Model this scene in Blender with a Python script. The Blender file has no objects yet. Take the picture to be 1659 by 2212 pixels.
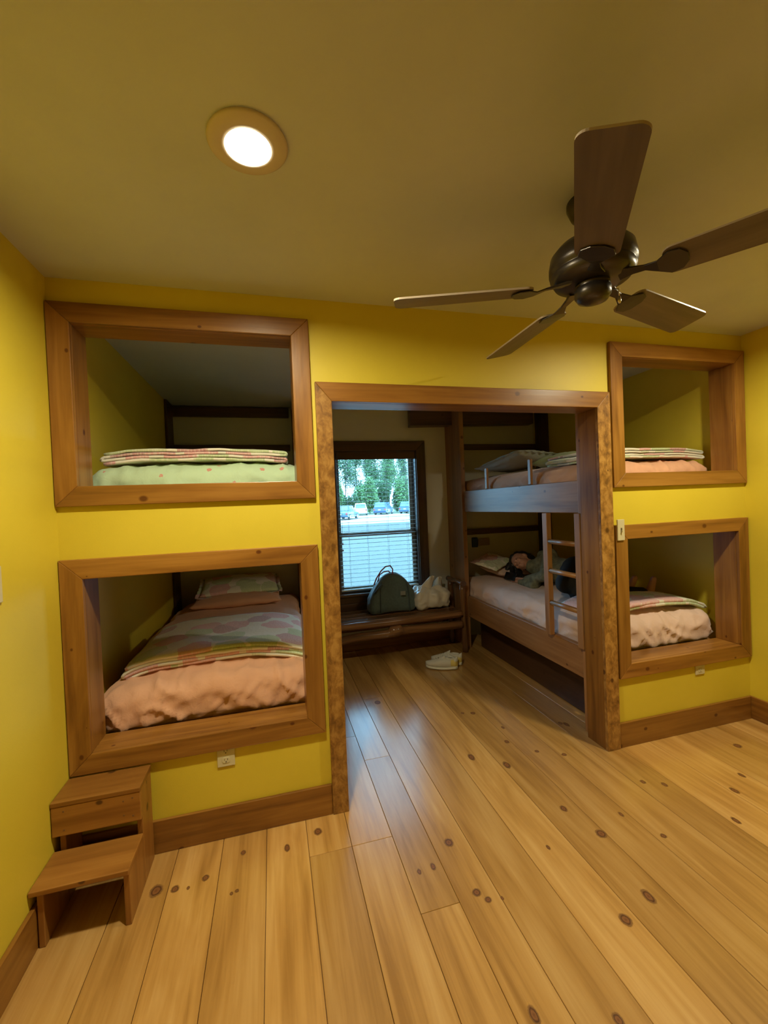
import bpy, bmesh, math, random
from mathutils import Vector, Matrix, noise
PI = math.pi
rnd = random.Random(7)
S = bpy.context.scene
COL = S.collection

# ------------------------------------------------------------------ camera
cam_d = bpy.data.cameras.new('camera'); cam = bpy.data.objects.new('camera', cam_d); COL.objects.link(cam)
cam_d.sensor_fit = 'VERTICAL'; cam_d.sensor_height = 36.0; cam_d.sensor_width = 27.0
cam_d.lens = 909.41/2212*36.0
cam_d.clip_start = 0.02; cam_d.clip_end = 400
yaw, pit, rol = 0.2593, -0.0161, -0.0411
fw = Vector((math.sin(yaw)*math.cos(pit), math.cos(yaw)*math.cos(pit), math.sin(pit)))
r0 = Vector((math.cos(yaw), -math.sin(yaw), 0)); u0 = r0.cross(fw)
rt = r0*math.cos(rol)+u0*math.sin(rol); up = rt.cross(fw)
M = Matrix((rt, up, -fw)).transposed().to_4x4()
M.translation = Vector((-0.29367, -2.0072, 1.45916))
cam.matrix_world = M
S.camera = cam

# ------------------------------------------------------------------ world and exposure
SKY = 13.0
LAMP = 940.0
LAMP_COL = (1.0, 0.91, 0.62)
w = bpy.data.worlds.new('World'); S.world = w; w.use_nodes = True
bg = w.node_tree.nodes['Background']
bg.inputs[0].default_value = (0.33, 0.68, 1.0, 1); bg.inputs[1].default_value = SKY
S.view_settings.view_transform = 'Standard'; S.view_settings.look = 'None'
S.view_settings.exposure = 0.0; S.view_settings.gamma = 1.0
S.view_settings.use_curve_mapping = False

# ------------------------------------------------------------------ room numbers (metres)
XL, XR, ZC = -1.144, 2.627, 2.44
YB = 2.20          # back wall of the bunk room
YR = -4.3          # wall behind the camera
TW = 0.13          # thickness of the front wall

# ------------------------------------------------------------------ tagging
def tag(o, label=None, cat=None, group=None, kind=None):
    if label: o['label'] = label
    if cat: o['category'] = cat
    if group: o['group'] = group
    if kind: o['kind'] = kind
    return o

def empty(name, loc, label=None, cat=None, group=None, kind=None):
    o = bpy.data.objects.new(name, None); COL.objects.link(o)
    o.location = loc; o.empty_display_size = 0.1
    return tag(o, label, cat, group, kind)

def obj(name, bm, mat, parent=None, smooth=False, base=None):
    """bm is in world coordinates; origin moves to the parent's or to the shape's own base"""
    me = bpy.data.meshes.new(name)
    if parent is not None:
        pw = parent
        loc = Vector((0, 0, 0))
        while pw is not None:
            loc += Vector(pw.location); pw = pw.parent
        off = loc; oloc = Vector((0, 0, 0))
    else:
        if base is None:
            xs = [v.co.x for v in bm.verts]; ys = [v.co.y for v in bm.verts]; zs = [v.co.z for v in bm.verts]
            base = Vector(((min(xs)+max(xs))/2, (min(ys)+max(ys))/2, min(zs)))
        off = Vector(base); oloc = off
    for v in bm.verts: v.co -= off
    bm.to_mesh(me); bm.free()
    mats = mat if isinstance(mat, (list, tuple)) else [mat]
    for m in mats: me.materials.append(m)
    if smooth:
        for p in me.polygons: p.use_smooth = True
    o = bpy.data.objects.new(name, me); COL.objects.link(o)
    o.location = oloc
    if parent is not None: o.parent = parent
    return o

def bevel(o, w_, seg=2, ang=0.6):
    m = o.modifiers.new('bevel', 'BEVEL'); m.width = w_; m.segments = seg; m.limit_method = 'ANGLE'; m.angle_limit = ang
    return o

# ------------------------------------------------------------------ node helpers
def mat(name):
    m = bpy.data.materials.new(name); m.use_nodes = True
    return m, m.node_tree, m.node_tree.nodes['Principled BSDF']

def ramp(nt, stops, fac):
    r = nt.nodes.new('ShaderNodeValToRGB'); e = r.color_ramp.elements
    while len(e) < len(stops): e.new(0.5)
    for i, (p, c) in enumerate(stops):
        e[i].position = p; e[i].color = (*c, 1)
    nt.links.new(fac, r.inputs[0]); return r

def mix(nt, fac, a, b, mode='MIX'):
    m = nt.nodes.new('ShaderNodeMix'); m.data_type = 'RGBA'; m.blend_type = mode
    for s, v in ((m.inputs[0], fac), (m.inputs[6], a), (m.inputs[7], b)):
        if hasattr(v, 'links'): nt.links.new(v, s)
        elif isinstance(v, (int, float)): s.default_value = v
        else: s.default_value = (*v, 1)
    return m.outputs[2]

def mathn(nt, op, a, b=None, clamp=False):
    m = nt.nodes.new('ShaderNodeMath'); m.operation = op; m.use_clamp = clamp
    for s, v in ((m.inputs[0], a), (m.inputs[1], b)):
        if v is None: continue
        if hasattr(v, 'links'): nt.links.new(v, s)
        else: s.default_value = v
    return m.outputs[0]

def coords(nt, kind, scale=(1, 1, 1)):
    t = nt.nodes.new('ShaderNodeTexCoord'); mp = nt.nodes.new('ShaderNodeMapping')
    nt.links.new(t.outputs[kind], mp.inputs[0]); mp.inputs['Scale'].default_value = scale
    return mp.outputs[0]

def noi(nt, vec, scale, detail=3, rough=0.5, dist=0.0):
    n = nt.nodes.new('ShaderNodeTexNoise'); n.inputs['Scale'].default_value = scale
    n.inputs['Detail'].default_value = detail; n.inputs['Roughness'].default_value = rough
    n.inputs['Distortion'].default_value = dist
    nt.links.new(vec, n.inputs['Vector']); return n.outputs[0]

def bump(nt, b, h, strength=0.3, dist=0.01):
    n = nt.nodes.new('ShaderNodeBump'); n.inputs['Strength'].default_value = strength; n.inputs['Distance'].default_value = dist
    nt.links.new(h, n.inputs['Height']); nt.links.new(n.outputs[0], b.inputs['Normal'])

def wood(name, dark, mid, light, rough=0.42, knots=5.0, knot_col=(0.05, 0.018, 0.006), burl=0.0, coat=0.0):
    m, nt, b = mat(name)
    g1 = noi(nt, coords(nt, 'UV', (1.6, 34, 1)), 1.0, 4, 0.6, 0.6)
    g2 = noi(nt, coords(nt, 'UV', (0.9, 7, 1)), 1.0, 3, 0.55, 1.2)
    f = mathn(nt, 'ADD', mathn(nt, 'MULTIPLY', g1, 0.45), mathn(nt, 'MULTIPLY', g2, 0.6))
    col = ramp(nt, [(0.36, dark), (0.52, mid), (0.68, light)], f).outputs[0]
    if burl:
        bn = noi(nt, coords(nt, 'UV', (17, 24, 1)), 1.0, 6, 0.68, 0.35)
        bc = ramp(nt, [(0.36, dark), (0.5, mid), (0.62, light)], bn).outputs[0]
        col = mix(nt, burl, col, bc)
    if knots:
        v = nt.nodes.new('ShaderNodeTexVoronoi'); v.voronoi_dimensions = '2D'; v.inputs['Scale'].default_value = knots
        nt.links.new(coords(nt, 'UV', (0.75, 1, 1)), v.inputs['Vector'])
        sep = nt.nodes.new('ShaderNodeSeparateColor'); nt.links.new(v.outputs['Color'], sep.inputs[0])
        rad = mathn(nt, 'MULTIPLY_ADD', sep.outputs[0], 0.055); rad.node.inputs[2].default_value = 0.01
        k = mathn(nt, 'DIVIDE', v.outputs['Distance'], rad)
        kf = ramp(nt, [(0.55, (1, 1, 1)), (1.0, (0, 0, 0))], mathn(nt, 'MULTIPLY', k, 0.8)).outputs[0]
        has = mathn(nt, 'GREATER_THAN', sep.outputs[1], 0.45)
        col = mix(nt, mathn(nt, 'MULTIPLY', mathn(nt, 'MULTIPLY', kf, has), 0.85), col, knot_col)
    at = nt.nodes.new('ShaderNodeAttribute'); at.attribute_name = 'tone'
    tone = ramp(nt, [(0.0, (0.80, 0.78, 0.74)), (1.0, (1.12, 1.12, 1.12))], at.outputs['Fac']).outputs[0]
    col = mix(nt, 1.0, col, tone, 'MULTIPLY')
    nt.links.new(col, b.inputs['Base Color'])
    b.inputs['Roughness'].default_value = rough
    if coat: b.inputs['Coat Weight'].default_value = coat; b.inputs['Coat Roughness'].default_value = 0.20; b.inputs['Coat IOR'].default_value = 1.65
    bump(nt, b, g1, 0.12, 0.004)
    return m

def plain(name, col, rough=0.6, metal=0.0, bump_s=0.0, bump_scale=80, var=0.0, sheen=0.0, coordk='Object'):
    m, nt, b = mat(name)
    b.inputs['Base Color'].default_value = (*col, 1)
    b.inputs['Roughness'].default_value = rough; b.inputs['Metallic'].default_value = metal
    if var or bump_s:
        n = noi(nt, coords(nt, coordk), bump_scale, 3)
        if var:
            c = ramp(nt, [(0.3, tuple(x*(1-var) for x in col)), (0.7, tuple(min(1, x*(1+var)) for x in col))], n).outputs[0]
            nt.links.new(c, b.inputs['Base Color'])
        if bump_s: bump(nt, b, n, bump_s, 0.004)
    if sheen: b.inputs['Sheen Weight'].default_value = sheen
    return m

# ------------------------------------------------------------------ materials
def wall_paint():
    m, nt, b = mat('yellow_paint')
    n = noi(nt, coords(nt, 'Object'), 2.2, 4, 0.6)
    c = ramp(nt, [(0.3, (0.66, 0.515, 0.036)), (0.7, (0.71, 0.56, 0.048))], n).outputs[0]
    nt.links.new(c, b.inputs['Base Color']); b.inputs['Roughness'].default_value = 0.5
    bump(nt, b, noi(nt, coords(nt, 'Object'), 240, 2), 0.10, 0.002)
    return m
M_WALL = wall_paint()
def soft_paint(name, c0, c1):
    m, nt, b = mat(name)
    n = noi(nt, coords(nt, 'Object'), 2.2, 4, 0.6)
    nt.links.new(ramp(nt, [(0.3, c0), (0.7, c1)], n).outputs[0], b.inputs['Base Color']); b.inputs['Roughness'].default_value = 0.55
    bump(nt, b, noi(nt, coords(nt, 'Object'), 200, 2), 0.08, 0.002)
    return m
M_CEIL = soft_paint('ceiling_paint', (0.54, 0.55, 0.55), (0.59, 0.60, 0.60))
M_BACK = soft_paint('back_wall_haze_tint', (0.60, 0.58, 0.48), (0.64, 0.62, 0.52))  # wall yellow greyed: bluish window light and haze put into the colour
M_TRIM = wood('stained_pine', (0.17, 0.066, 0.012), (0.29, 0.125, 0.022), (0.40, 0.19, 0.038), 0.32, knot_col=(0.09, 0.02, 0.005))
M_BURL = wood('figured_pine', (0.12, 0.050, 0.012), (0.30, 0.140, 0.030), (0.46, 0.25, 0.065), 0.36, burl=0.75, knot_col=(0.06, 0.018, 0.005))
M_BUNK = wood('bunk_pine', (0.22, 0.095, 0.035), (0.34, 0.165, 0.065), (0.43, 0.225, 0.095), 0.4, knot_col=(0.09, 0.03, 0.01))
M_STEP = wood('step_pine', (0.20, 0.080, 0.014), (0.29, 0.122, 0.023), (0.36, 0.165, 0.034), 0.4)
M_DARKWOOD = wood('dark_trim', (0.045, 0.02, 0.012), (0.075, 0.034, 0.018), (0.11, 0.05, 0.026), 0.35)
M_LOG = wood('log_wood', (0.10, 0.045, 0.02), (0.17, 0.08, 0.035), (0.27, 0.13, 0.055), 0.2, knots=4)
M_FLOOR = wood('pine_floor', (0.37, 0.185, 0.045), (0.54, 0.295, 0.085), (0.65, 0.39, 0.14), 0.30, knots=0, coat=0.9)
M_GAP = plain('floor_gap', (0.20, 0.10, 0.035), 0.8, bump_s=0.1)
M_PLATE = plain('ivory_plastic', (0.62, 0.56, 0.36), 0.35, bump_s=0.02)
M_SLOT = plain('slot_dark', (0.10, 0.08, 0.03), 0.6)
M_METAL = plain('dark_bronze', (0.07, 0.06, 0.055), 0.33, 0.75, bump_s=0.05, bump_scale=200)
M_BRASS = plain('pull_chain', (0.7, 0.62, 0.5), 0.3, 0.9)
M_BLADE = wood('blade_walnut', (0.13, 0.098, 0.095), (0.18, 0.135, 0.13), (0.23, 0.175, 0.165), 0.42, knots=0)
M_EDGE = plain('blade_edge', (0.42, 0.34, 0.26), 0.4)
M_WHITE = plain('white_vinyl', (0.70, 0.72, 0.68), 0.4, bump_s=0.02)
M_SLAT = plain('slat_vinyl', (0.72, 0.76, 0.74), 0.5)
_nt = M_SLAT.node_tree; _tl = _nt.nodes.new('ShaderNodeBsdfTranslucent'); _tl.inputs[0].default_value = (.8, .85, .85, 1); _mx = _nt.nodes.new('ShaderNodeMixShader'); _mx.inputs[0].default_value = .45
_nt.links.new(_nt.nodes['Principled BSDF'].outputs[0], _mx.inputs[1]); _nt.links.new(_tl.outputs[0], _mx.inputs[2]); _nt.links.new(_mx.outputs[0], _nt.nodes['Material Output'].inputs[0])
M_SASH = plain('sash_paint', (0.32, 0.27, 0.20), 0.45, bump_s=0.05)

def cloth(name, col, var=0.06, dots=None, scale=14):
    m, nt, b = mat(name)
    n = noi(nt, coords(nt, 'Object'), 3.5, 4, 0.6)
    c = ramp(nt, [(0.3, tuple(x*(1-var) for x in col)), (0.7, tuple(min(1, x*(1+var)) for x in col))], n).outputs[0]
    if dots:
        v = nt.nodes.new('ShaderNodeTexVoronoi'); v.inputs['Scale'].default_value = scale; v.inputs['Randomness'].default_value = 0.75
        nt.links.new(coords(nt, 'Object', (1, 1, 1)), v.inputs['Vector'])
        f = mathn(nt, 'LESS_THAN', mathn(nt, 'ADD', v.outputs['Distance'], mathn(nt, 'MULTIPLY', noi(nt, coords(nt, 'Object'), 120, 1), 0.16)), 0.23)
        c = mix(nt, mathn(nt, 'MULTIPLY', f, 0.75), c, dots)
    nt.links.new(c, b.inputs['Base Color']); b.inputs['Roughness'].default_value = 0.85
    b.inputs['Sheen Weight'].default_value = 0.2
    h = noi(nt, coords(nt, 'Object'), 26, 4, 0.6, 0.6)
    bump(nt, b, h, 0.25, 0.012)
    return m
M_PEACH = cloth('peach_sheet', (0.74, 0.40, 0.25))
M_BLUSH = cloth('blush_sheet', (0.78, 0.56, 0.48))
M_GREEN = cloth('green_floral_sheet', (0.50, 0.66, 0.45), dots=(0.62, 0.14, 0.14), scale=13)
M_TICK = cloth('mattress_ticking', (0.60, 0.58, 0.52))
M_LILAC = cloth('lilac_sheet', (0.52, 0.44, 0.50))
M_SAGE = cloth('sage_pillowcase', (0.42, 0.50, 0.26))
M_GREY = cloth('grey_green_sham', (0.33, 0.36, 0.33))

def quilt(name, seed=0.0, cream=(0.84, 0.80, 0.70), pink=(0.78, 0.42, 0.43), green=(0.54, 0.64, 0.38)):
    m, nt, b = mat(name)
    mp = nt.nodes.new('ShaderNodeMapping'); t = nt.nodes.new('ShaderNodeTexCoord')
    nt.links.new(t.outputs['UV'], mp.inputs[0]); mp.inputs['Location'].default_value = (seed, seed*0.7, 0)
    nn = nt.nodes.new('ShaderNodeTexNoise'); nn.inputs['Scale'].default_value = 11; nt.links.new(mp.outputs[0], nn.inputs['Vector'])
    vec = nt.nodes.new('ShaderNodeVectorMath'); vec.operation = 'MULTIPLY_ADD'
    nt.links.new(nn.outputs['Color'], vec.inputs[0]); vec.inputs[1].default_value = (0.09, 0.09, 0); nt.links.new(mp.outputs[0], vec.inputs[2])
    v = nt.nodes.new('ShaderNodeTexVoronoi'); v.voronoi_dimensions = '2D'; v.inputs['Scale'].default_value = 5.2; v.inputs['Randomness'].default_value = 0.8
    nt.links.new(vec.outputs[0], v.inputs['Vector'])
    sep = nt.nodes.new('ShaderNodeSeparateColor'); nt.links.new(v.outputs['Color'], sep.inputs[0])
    r = ramp(nt, [(0.0, pink), (0.36, pink), (0.37, green), (0.68, green), (0.69, tuple(x*0.75 for x in pink)), (0.85, (0.62, 0.66, 0.46))], sep.outputs[0])
    r.color_ramp.interpolation = 'CONSTANT'
    speck = ramp(nt, [(0.45, (0, 0, 0)), (0.62, (1, 1, 1))], noi(nt, mp.outputs[0], 150, 2)).outputs[0]
    c = mix(nt, mathn(nt, 'MULTIPLY', speck, 0.45), r.outputs[0], cream)
    edge = mathn(nt, 'GREATER_THAN', v.outputs['Distance'], 0.44)
    c = mix(nt, edge, c, cream)
    nt.links.new(c, b.inputs['Base Color']); b.inputs['Roughness'].default_value = 0.9; b.inputs['Sheen Weight'].default_value = 0.25
    bump(nt, b, noi(nt, mp.outputs[0], 60, 3), 0.3, 0.006)
    return m
M_QUILT = quilt('patchwork_quilt', 0.0)
M_QUILT2 = quilt('patchwork_quilt_second', 3.3)
M_QUILT3 = quilt('patchwork_quilt_third', 7.1)

def glass():
    m, nt, b = mat('window_glass')
    out = nt.nodes['Material Output']
    tr = nt.nodes.new('ShaderNodeBsdfTransparent'); tr.inputs[0].default_value = (0.93, 0.97, 0.98, 1)
    gl = nt.nodes.new('ShaderNodeBsdfGlossy'); gl.inputs['Roughness'].default_value = 0.02
    fr = nt.nodes.new('ShaderNodeFresnel'); fr.inputs[0].default_value = 1.45
    mx = nt.nodes.new('ShaderNodeMixShader'); nt.links.new(fr.outputs[0], mx.inputs[0])
    nt.links.new(tr.outputs[0], mx.inputs[1]); nt.links.new(gl.outputs[0], mx.inputs[2]); nt.links.new(mx.outputs[0], out.inputs[0])
    nt.nodes.remove(b)
    return m
M_GLASS = glass()

def emit(name, col, s):
    m, nt, b = mat(name)
    b.inputs['Base Color'].default_value = (0.8, 0.8, 0.8, 1)
    b.inputs['Emission Color'].default_value = (*col, 1); b.inputs['Emission Strength'].default_value = s
    return m
M_LENS = emit('lamp_lens', LAMP_COL, LAMP)

# ------------------------------------------------------------------ mesh helpers
def newbm():
    bm = bmesh.new(); bm.loops.layers.uv.new('UVMap'); bm.loops.layers.float.new('tone') if False else None
    bm.faces.layers.float.new('tone')
    return bm

def uv_face(bm, f, ax, off, tone):
    uv = bm.loops.layers.uv.active; tl = bm.faces.layers.float['tone']
    f[tl] = tone
    n = f.normal
    oth = [i for i in range(3) if i != ax]
    # across axis: the one least aligned with the normal
    ac = oth[0] if abs(n[oth[0]]) < abs(n[oth[1]]) else oth[1]
    if abs(n[ax]) > 0.8: a1, a2 = oth
    else: a1, a2 = ax, ac
    for l in f.loops: l[uv].uv = (l.vert.co[a1]+off[0], l.vert.co[a2]+off[1])

def add_poly(bm, pts_bottom, pts_top, ax, tone=None):
    """prism between two matching rings"""
    n = len(pts_bottom)
    a = [bm.verts.new(p) for p in pts_bottom]; b = [bm.verts.new(p) for p in pts_top]
    fs = [bm.faces.new(a[::-1]), bm.faces.new(b)]
    for i in range(n): fs.append(bm.faces.new((a[i], a[(i+1) % n], b[(i+1) % n], b[i])))
    bmesh.ops.recalc_face_normals(bm, faces=fs)
    off = (rnd.uniform(0, 30), rnd.uniform(0, 30)); t = rnd.random() if tone is None else tone
    for f in fs: f.normal_update(); uv_face(bm, f, ax, off, t)
    return fs

def add_box(bm, x0, x1, y0, y1, z0, z1, ax=0, tone=None):
    return add_poly(bm, [(x0, y0, z0), (x1, y0, z0), (x1, y1, z0), (x0, y1, z0)],
                    [(x0, y0, z1), (x1, y0, z1), (x1, y1, z1), (x0, y1, z1)], ax, tone)

def box(name, x0, x1, y0, y1, z0, z1, m, parent=None, ax=0, bv=0.0, tone=None):
    bm = newbm(); add_box(bm, x0, x1, y0, y1, z0, z1, ax, tone)
    o = obj(name, bm, m, parent)
    if bv: bevel(o, bv)
    return o

def add_tube(bm, pts, rads, n=12, cap=True):
    pts = [Vector(p) for p in pts]
    if not isinstance(rads, (list, tuple)): rads = [rads]*len(pts)
    uv = bm.loops.layers.uv.active; tl = bm.faces.layers.float['tone']
    rings = []; ref = None; L = 0; Ls = []
    for i, p in enumerate(pts):
        d = (pts[min(i+1, len(pts)-1)]-pts[max(i-1, 0)]).normalized()
        if ref is None:
            ref = Vector((0, 0, 1)) if abs(d.z) < 0.9 else Vector((1, 0, 0))
        s = d.cross(ref).normalized(); t = s.cross(d).normalized(); ref = t
        if i: L += (pts[i]-pts[i-1]).length
        Ls.append(L)
        rings.append([bm.verts.new(p+(s*math.cos(a)+t*math.sin(a))*rads[i]) for a in [2*PI*k/n for k in range(n)]])
    off = rnd.uniform(0, 20); tn = rnd.random(); fs = []
    for i in range(len(rings)-1):
        for k in range(n):
            f = bm.faces.new((rings[i][k], rings[i][(k+1) % n], rings[i+1][(k+1) % n], rings[i+1][k])); f[tl] = tn
            vals = [(Ls[i], k), (Ls[i], k+1), (Ls[i+1], k+1), (Ls[i+1], k)]
            for l, (a, b) in zip(f.loops, vals): l[uv].uv = (a+off, b/n*2*PI*rads[i]+off)
            f.smooth = True; fs.append(f)
    if cap:
        fs.append(bm.faces.new(rings[0][::-1])); fs.append(bm.faces.new(rings[-1]))
        fs[-1][tl] = tn; fs[-2][tl] = tn
    return fs

def tube(name, pts, rads, m, parent=None, n=12):
    bm = newbm(); add_tube(bm, pts, rads, n); bmesh.ops.recalc_face_normals(bm, faces=bm.faces[:])
    return obj(name, bm, m, parent)

def add_lathe(bm, c, prof, n=40):
    """profile of (radius, z) about a vertical axis at c"""
    c = Vector(c); rings = []
    for r_, z_ in prof:
        if r_ < 1e-5: rings.append([bm.verts.new(c+Vector((0, 0, z_)))])
        else: rings.append([bm.verts.new(c+Vector((r_*math.cos(2*PI*k/n), r_*math.sin(2*PI*k/n), z_))) for k in range(n)])
    for a, b in zip(rings, rings[1:]):
        for k in range(n):
            k2 = (k+1) % n
            if len(a) == 1 and len(b) == 1: continue
            if len(a) == 1: f = bm.faces.new((a[0], b[k], b[k2]))
            elif len(b) == 1: f = bm.faces.new((a[k], b[0], a[k2]))
            else: f = bm.faces.new((a[k], b[k], b[k2], a[k2]))
            f.smooth = True

def lathe(name, c, prof, m, parent=None, n=40):
    bm = newbm(); add_lathe(bm, c, prof, n); bmesh.ops.recalc_face_normals(bm, faces=bm.faces[:])
    return obj(name, bm, m, parent)

def rounded(x0, x1, y0, y1, z0, z1, r, step=0.03, disp=None):
    """subdivided box with rounded edges; disp(p, n) -> new p"""
    bm = newbm(); uv = bm.loops.layers.uv.active
    lo = Vector((x0, y0, z0)); hi = Vector((x1, y1, z1)); c = (lo+hi)/2
    cache = {}
    def V(p):
        k = (round(p.x, 5), round(p.y, 5), round(p.z, 5))
        if k in cache: return cache[k]
        q = Vector([max(lo[i]+r, min(hi[i]-r, p[i])) for i in range(3)])
        d = p-q
        nn = d.normalized() if d.length > 1e-9 else Vector((0, 0, 1))
        pp = q+nn*r
        if disp: pp = disp(pp, nn)
        cache[k] = bm.verts.new(pp); return cache[k]
    for ax in range(3):
        a, b = [i for i in range(3) if i != ax]
        na = max(2, int((hi[a]-lo[a])/step)); nb = max(2, int((hi[b]-lo[b])/step))
        for side in (0, 1):
            for i in range(na):
                for j in range(nb):
                    ps = []; uvs = []
                    for (di, dj) in ((0, 0), (1, 0), (1, 1), (0, 1)):
                        p = Vector((0, 0, 0)); p[ax] = hi[ax] if side else lo[ax]
                        p[a] = lo[a]+(hi[a]-lo[a])*(i+di)/na; p[b] = lo[b]+(hi[b]-lo[b])*(j+dj)/nb
                        ps.append(V(p))
                        if ax == 2: uvs.append((p.x, p.y))
                        elif ax == 1: uvs.append((p.x, (lo.y if side == 0 else hi.y)-(hi.z-p.z)*(1 if side == 0 else -1)))
                        else: uvs.append(((lo.x if side == 0 else hi.x)-(hi.z-p.z)*(1 if side == 0 else -1), p.y))
                    if len(set(ps)) < 3: continue
                    try: f = bm.faces.new(ps)
                    except ValueError: continue
                    for l, u_ in zip(f.loops, uvs): l[uv].uv = u_
    bmesh.ops.recalc_face_normals(bm, faces=bm.faces[:])
    for f in bm.faces: f.smooth = True
    return bm

def nz(p, s=1.0): return noise.noise(Vector(p)*s)

def join_wall(bm, x0, x1, z0, z1, y0, y1, holes):
    """wall along x with rectangular holes (x0,x1,z0,z1)"""
    xs = sorted({x0, x1, *[h[0] for h in holes], *[h[1] for h in holes]})
    zs = sorted({z0, z1, *[h[2] for h in holes], *[h[3] for h in holes]})
    def solid(i, j):
        if i < 0 or j < 0 or i >= len(xs)-1 or j >= len(zs)-1: return False
        cx = (xs[i]+xs[i+1])/2; cz = (zs[j]+zs[j+1])/2
        return not any(h[0] < cx < h[1] and h[2] < cz < h[3] for h in holes)
    for i in range(len(xs)-1):
        for j in range(len(zs)-1):
            if not solid(i, j): continue
            a, b, c, d = xs[i], xs[i+1], zs[j], zs[j+1]
            Q = lambda *p: bm.faces.new([bm.verts.new(v) for v in p])
            Q((a, y0, c), (b, y0, c), (b, y0, d), (a, y0, d)); Q((b, y1, c), (a, y1, c), (a, y1, d), (b, y1, d))
            if not solid(i-1, j): Q((a, y1, c), (a, y0, c), (a, y0, d), (a, y1, d))
            if not solid(i+1, j): Q((b, y0, c), (b, y1, c), (b, y1, d), (b, y0, d))
            if not solid(i, j-1): Q((a, y1, c), (b, y1, c), (b, y0, c), (a, y0, c))
            if not solid(i, j+1): Q((a, y0, d), (b, y0, d), (b, y1, d), (a, y1, d))
    bmesh.ops.remove_doubles(bm, verts=bm.verts[:], dist=1e-5)

# ================================================================== THE SETTING
# niche holes: outer casing edges
NX = {'L': (-1.141, -0.0947), 'R': (1.599, 2.618)}
NZ = {'U': (1.506, 2.338), 'D': (0.400, 1.288)}
CW = 0.082         # casing width
def inner(k):      # clear opening of a niche
    x0, x1 = NX[k[1]]; z0, z1 = NZ[k[0]]
    return x0+CW, x1-CW, z0+CW, z1-CW
OPEN = (0.0, 1.50, 1.96)

floor_bm = newbm()
edges = [XL, -0.93, -0.75, -0.565, -0.38, -0.206, -0.025, 0.155, 0.305, 0.457, 0.66, 0.862, 1.04, 1.22, 1.42, 1.60, 1.80, 2.0, 2.2, 2.41, XR]
joints = {5: [-0.23], 6: [-0.23, 0.62], 7: [-0.60, 0.35], 8: [1.1]}
for i, (a, b) in enumerate(zip(edges, edges[1:])):
    js = joints.get(i)
    if js is None: js = [rnd.uniform(-1.6, -1.0)] if rnd.random() < 0.3 else []
    ys = [YR]+[-3.0+rnd.uniform(-.4, .4)]+sorted(js)+[YB]
    for y0, y1 in zip(ys, ys[1:]):
        add_box(floor_bm, a+0.0009, b-0.0009, y0+0.0007, y1-0.0007, -0.02, 0.0, 1)
fl = obj('floor', floor_bm, M_FLOOR, base=(0, 0, -0.02)); tag(fl, 'wide honey-coloured pine plank floor with dark knots', 'floor', kind='structure')
bevel(fl, 0.0012, 1)
sub = newbm(); add_box(sub, XL-.1, XR+.1, YR-.1, YB+.15, -0.10, -0.0205)
obj('subfloor', sub, M_GAP, fl)
# dark pine knots: thin ringed discs of wood let into the planks
def knot_mat():
    m, nt, b = mat('knot_wood')
    at = nt.nodes.new('ShaderNodeAttribute'); at.attribute_name = 'kr'
    n = noi(nt, coords(nt, 'Object'), 130, 2)
    k = mathn(nt, 'ADD', at.outputs['Fac'], mathn(nt, 'MULTIPLY', mathn(nt, 'SUBTRACT', n, 0.5), 0.25))
    c = ramp(nt, [(0.0, (0.16, 0.06, 0.022)), (0.35, (0.26, 0.11, 0.04)), (0.55, (0.08, 0.032, 0.014)), (0.72, (0.28, 0.14, 0.05)), (1.0, (0.5, 0.25, 0.07))], k).outputs[0]
    nt.links.new(c, b.inputs['Base Color']); b.inputs['Roughness'].default_value = 0.32
    tr = nt.nodes.new('ShaderNodeBsdfTransparent'); mx = nt.nodes.new('ShaderNodeMixShader')
    f = ramp(nt, [(0.66, (0, 0, 0)), (0.95, (1, 1, 1))], k).outputs[0]
    nt.links.new(f, mx.inputs[0]); nt.links.new(b.outputs[0], mx.inputs[1]); nt.links.new(tr.outputs[0], mx.inputs[2])
    nt.links.new(mx.outputs[0], nt.nodes['Material Output'].inputs[0])
    return m
M_KNOT = knot_mat()
KN = [(0.967, -0.319, .02), (1.02, -0.495, .026), (0.965, -0.783, .026), (0.819, -0.828, .024), (0.894, 0.056, .027), (0.744, 0.182, .026), (1.015, 0.255, .018),
      (0.376, -0.338, .024), (0.268, -0.43, .015), (0.207, -0.436, .012), (0.381, -0.584, .019), (0.408, -0.622, .014), (1.258, -0.584, .014), (1.188, -0.43, .013),
      (0.76, -0.488, .011), (2.22, -0.204, .024), (1.822, -0.471, .02), (0.359, -0.972, .021), (1.548, -0.333, .016), (1.466, -0.284, .015), (0.399, 1.015, .028),
      (1.124, 0.113, .014), (1.249, 0.037, .016), (1.629, -0.613, .018), (0.459, -0.632, .008), (0.575, -1.049, .018), (1.476, 0.306, .022), (1.45, 0.33, .016), (1.972, -0.398, .017),
      (1.077, 0.405, .014), (0.916, 0.661, .014), (0.983, 0.637, .02), (-0.793, -0.208, .029), (-0.723, -0.222, .018), (-0.674, -0.233, .008), (-0.615, -0.205, .016),
      (-0.508, -0.31, .008), (-0.489, -0.304, .009), (-0.295, -0.153, .018), (-0.158, -0.102, .022), (-0.477, -0.121, .014)]
kb = bmesh.new(); kl = kb.verts.layers.float.new('kr')
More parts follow.
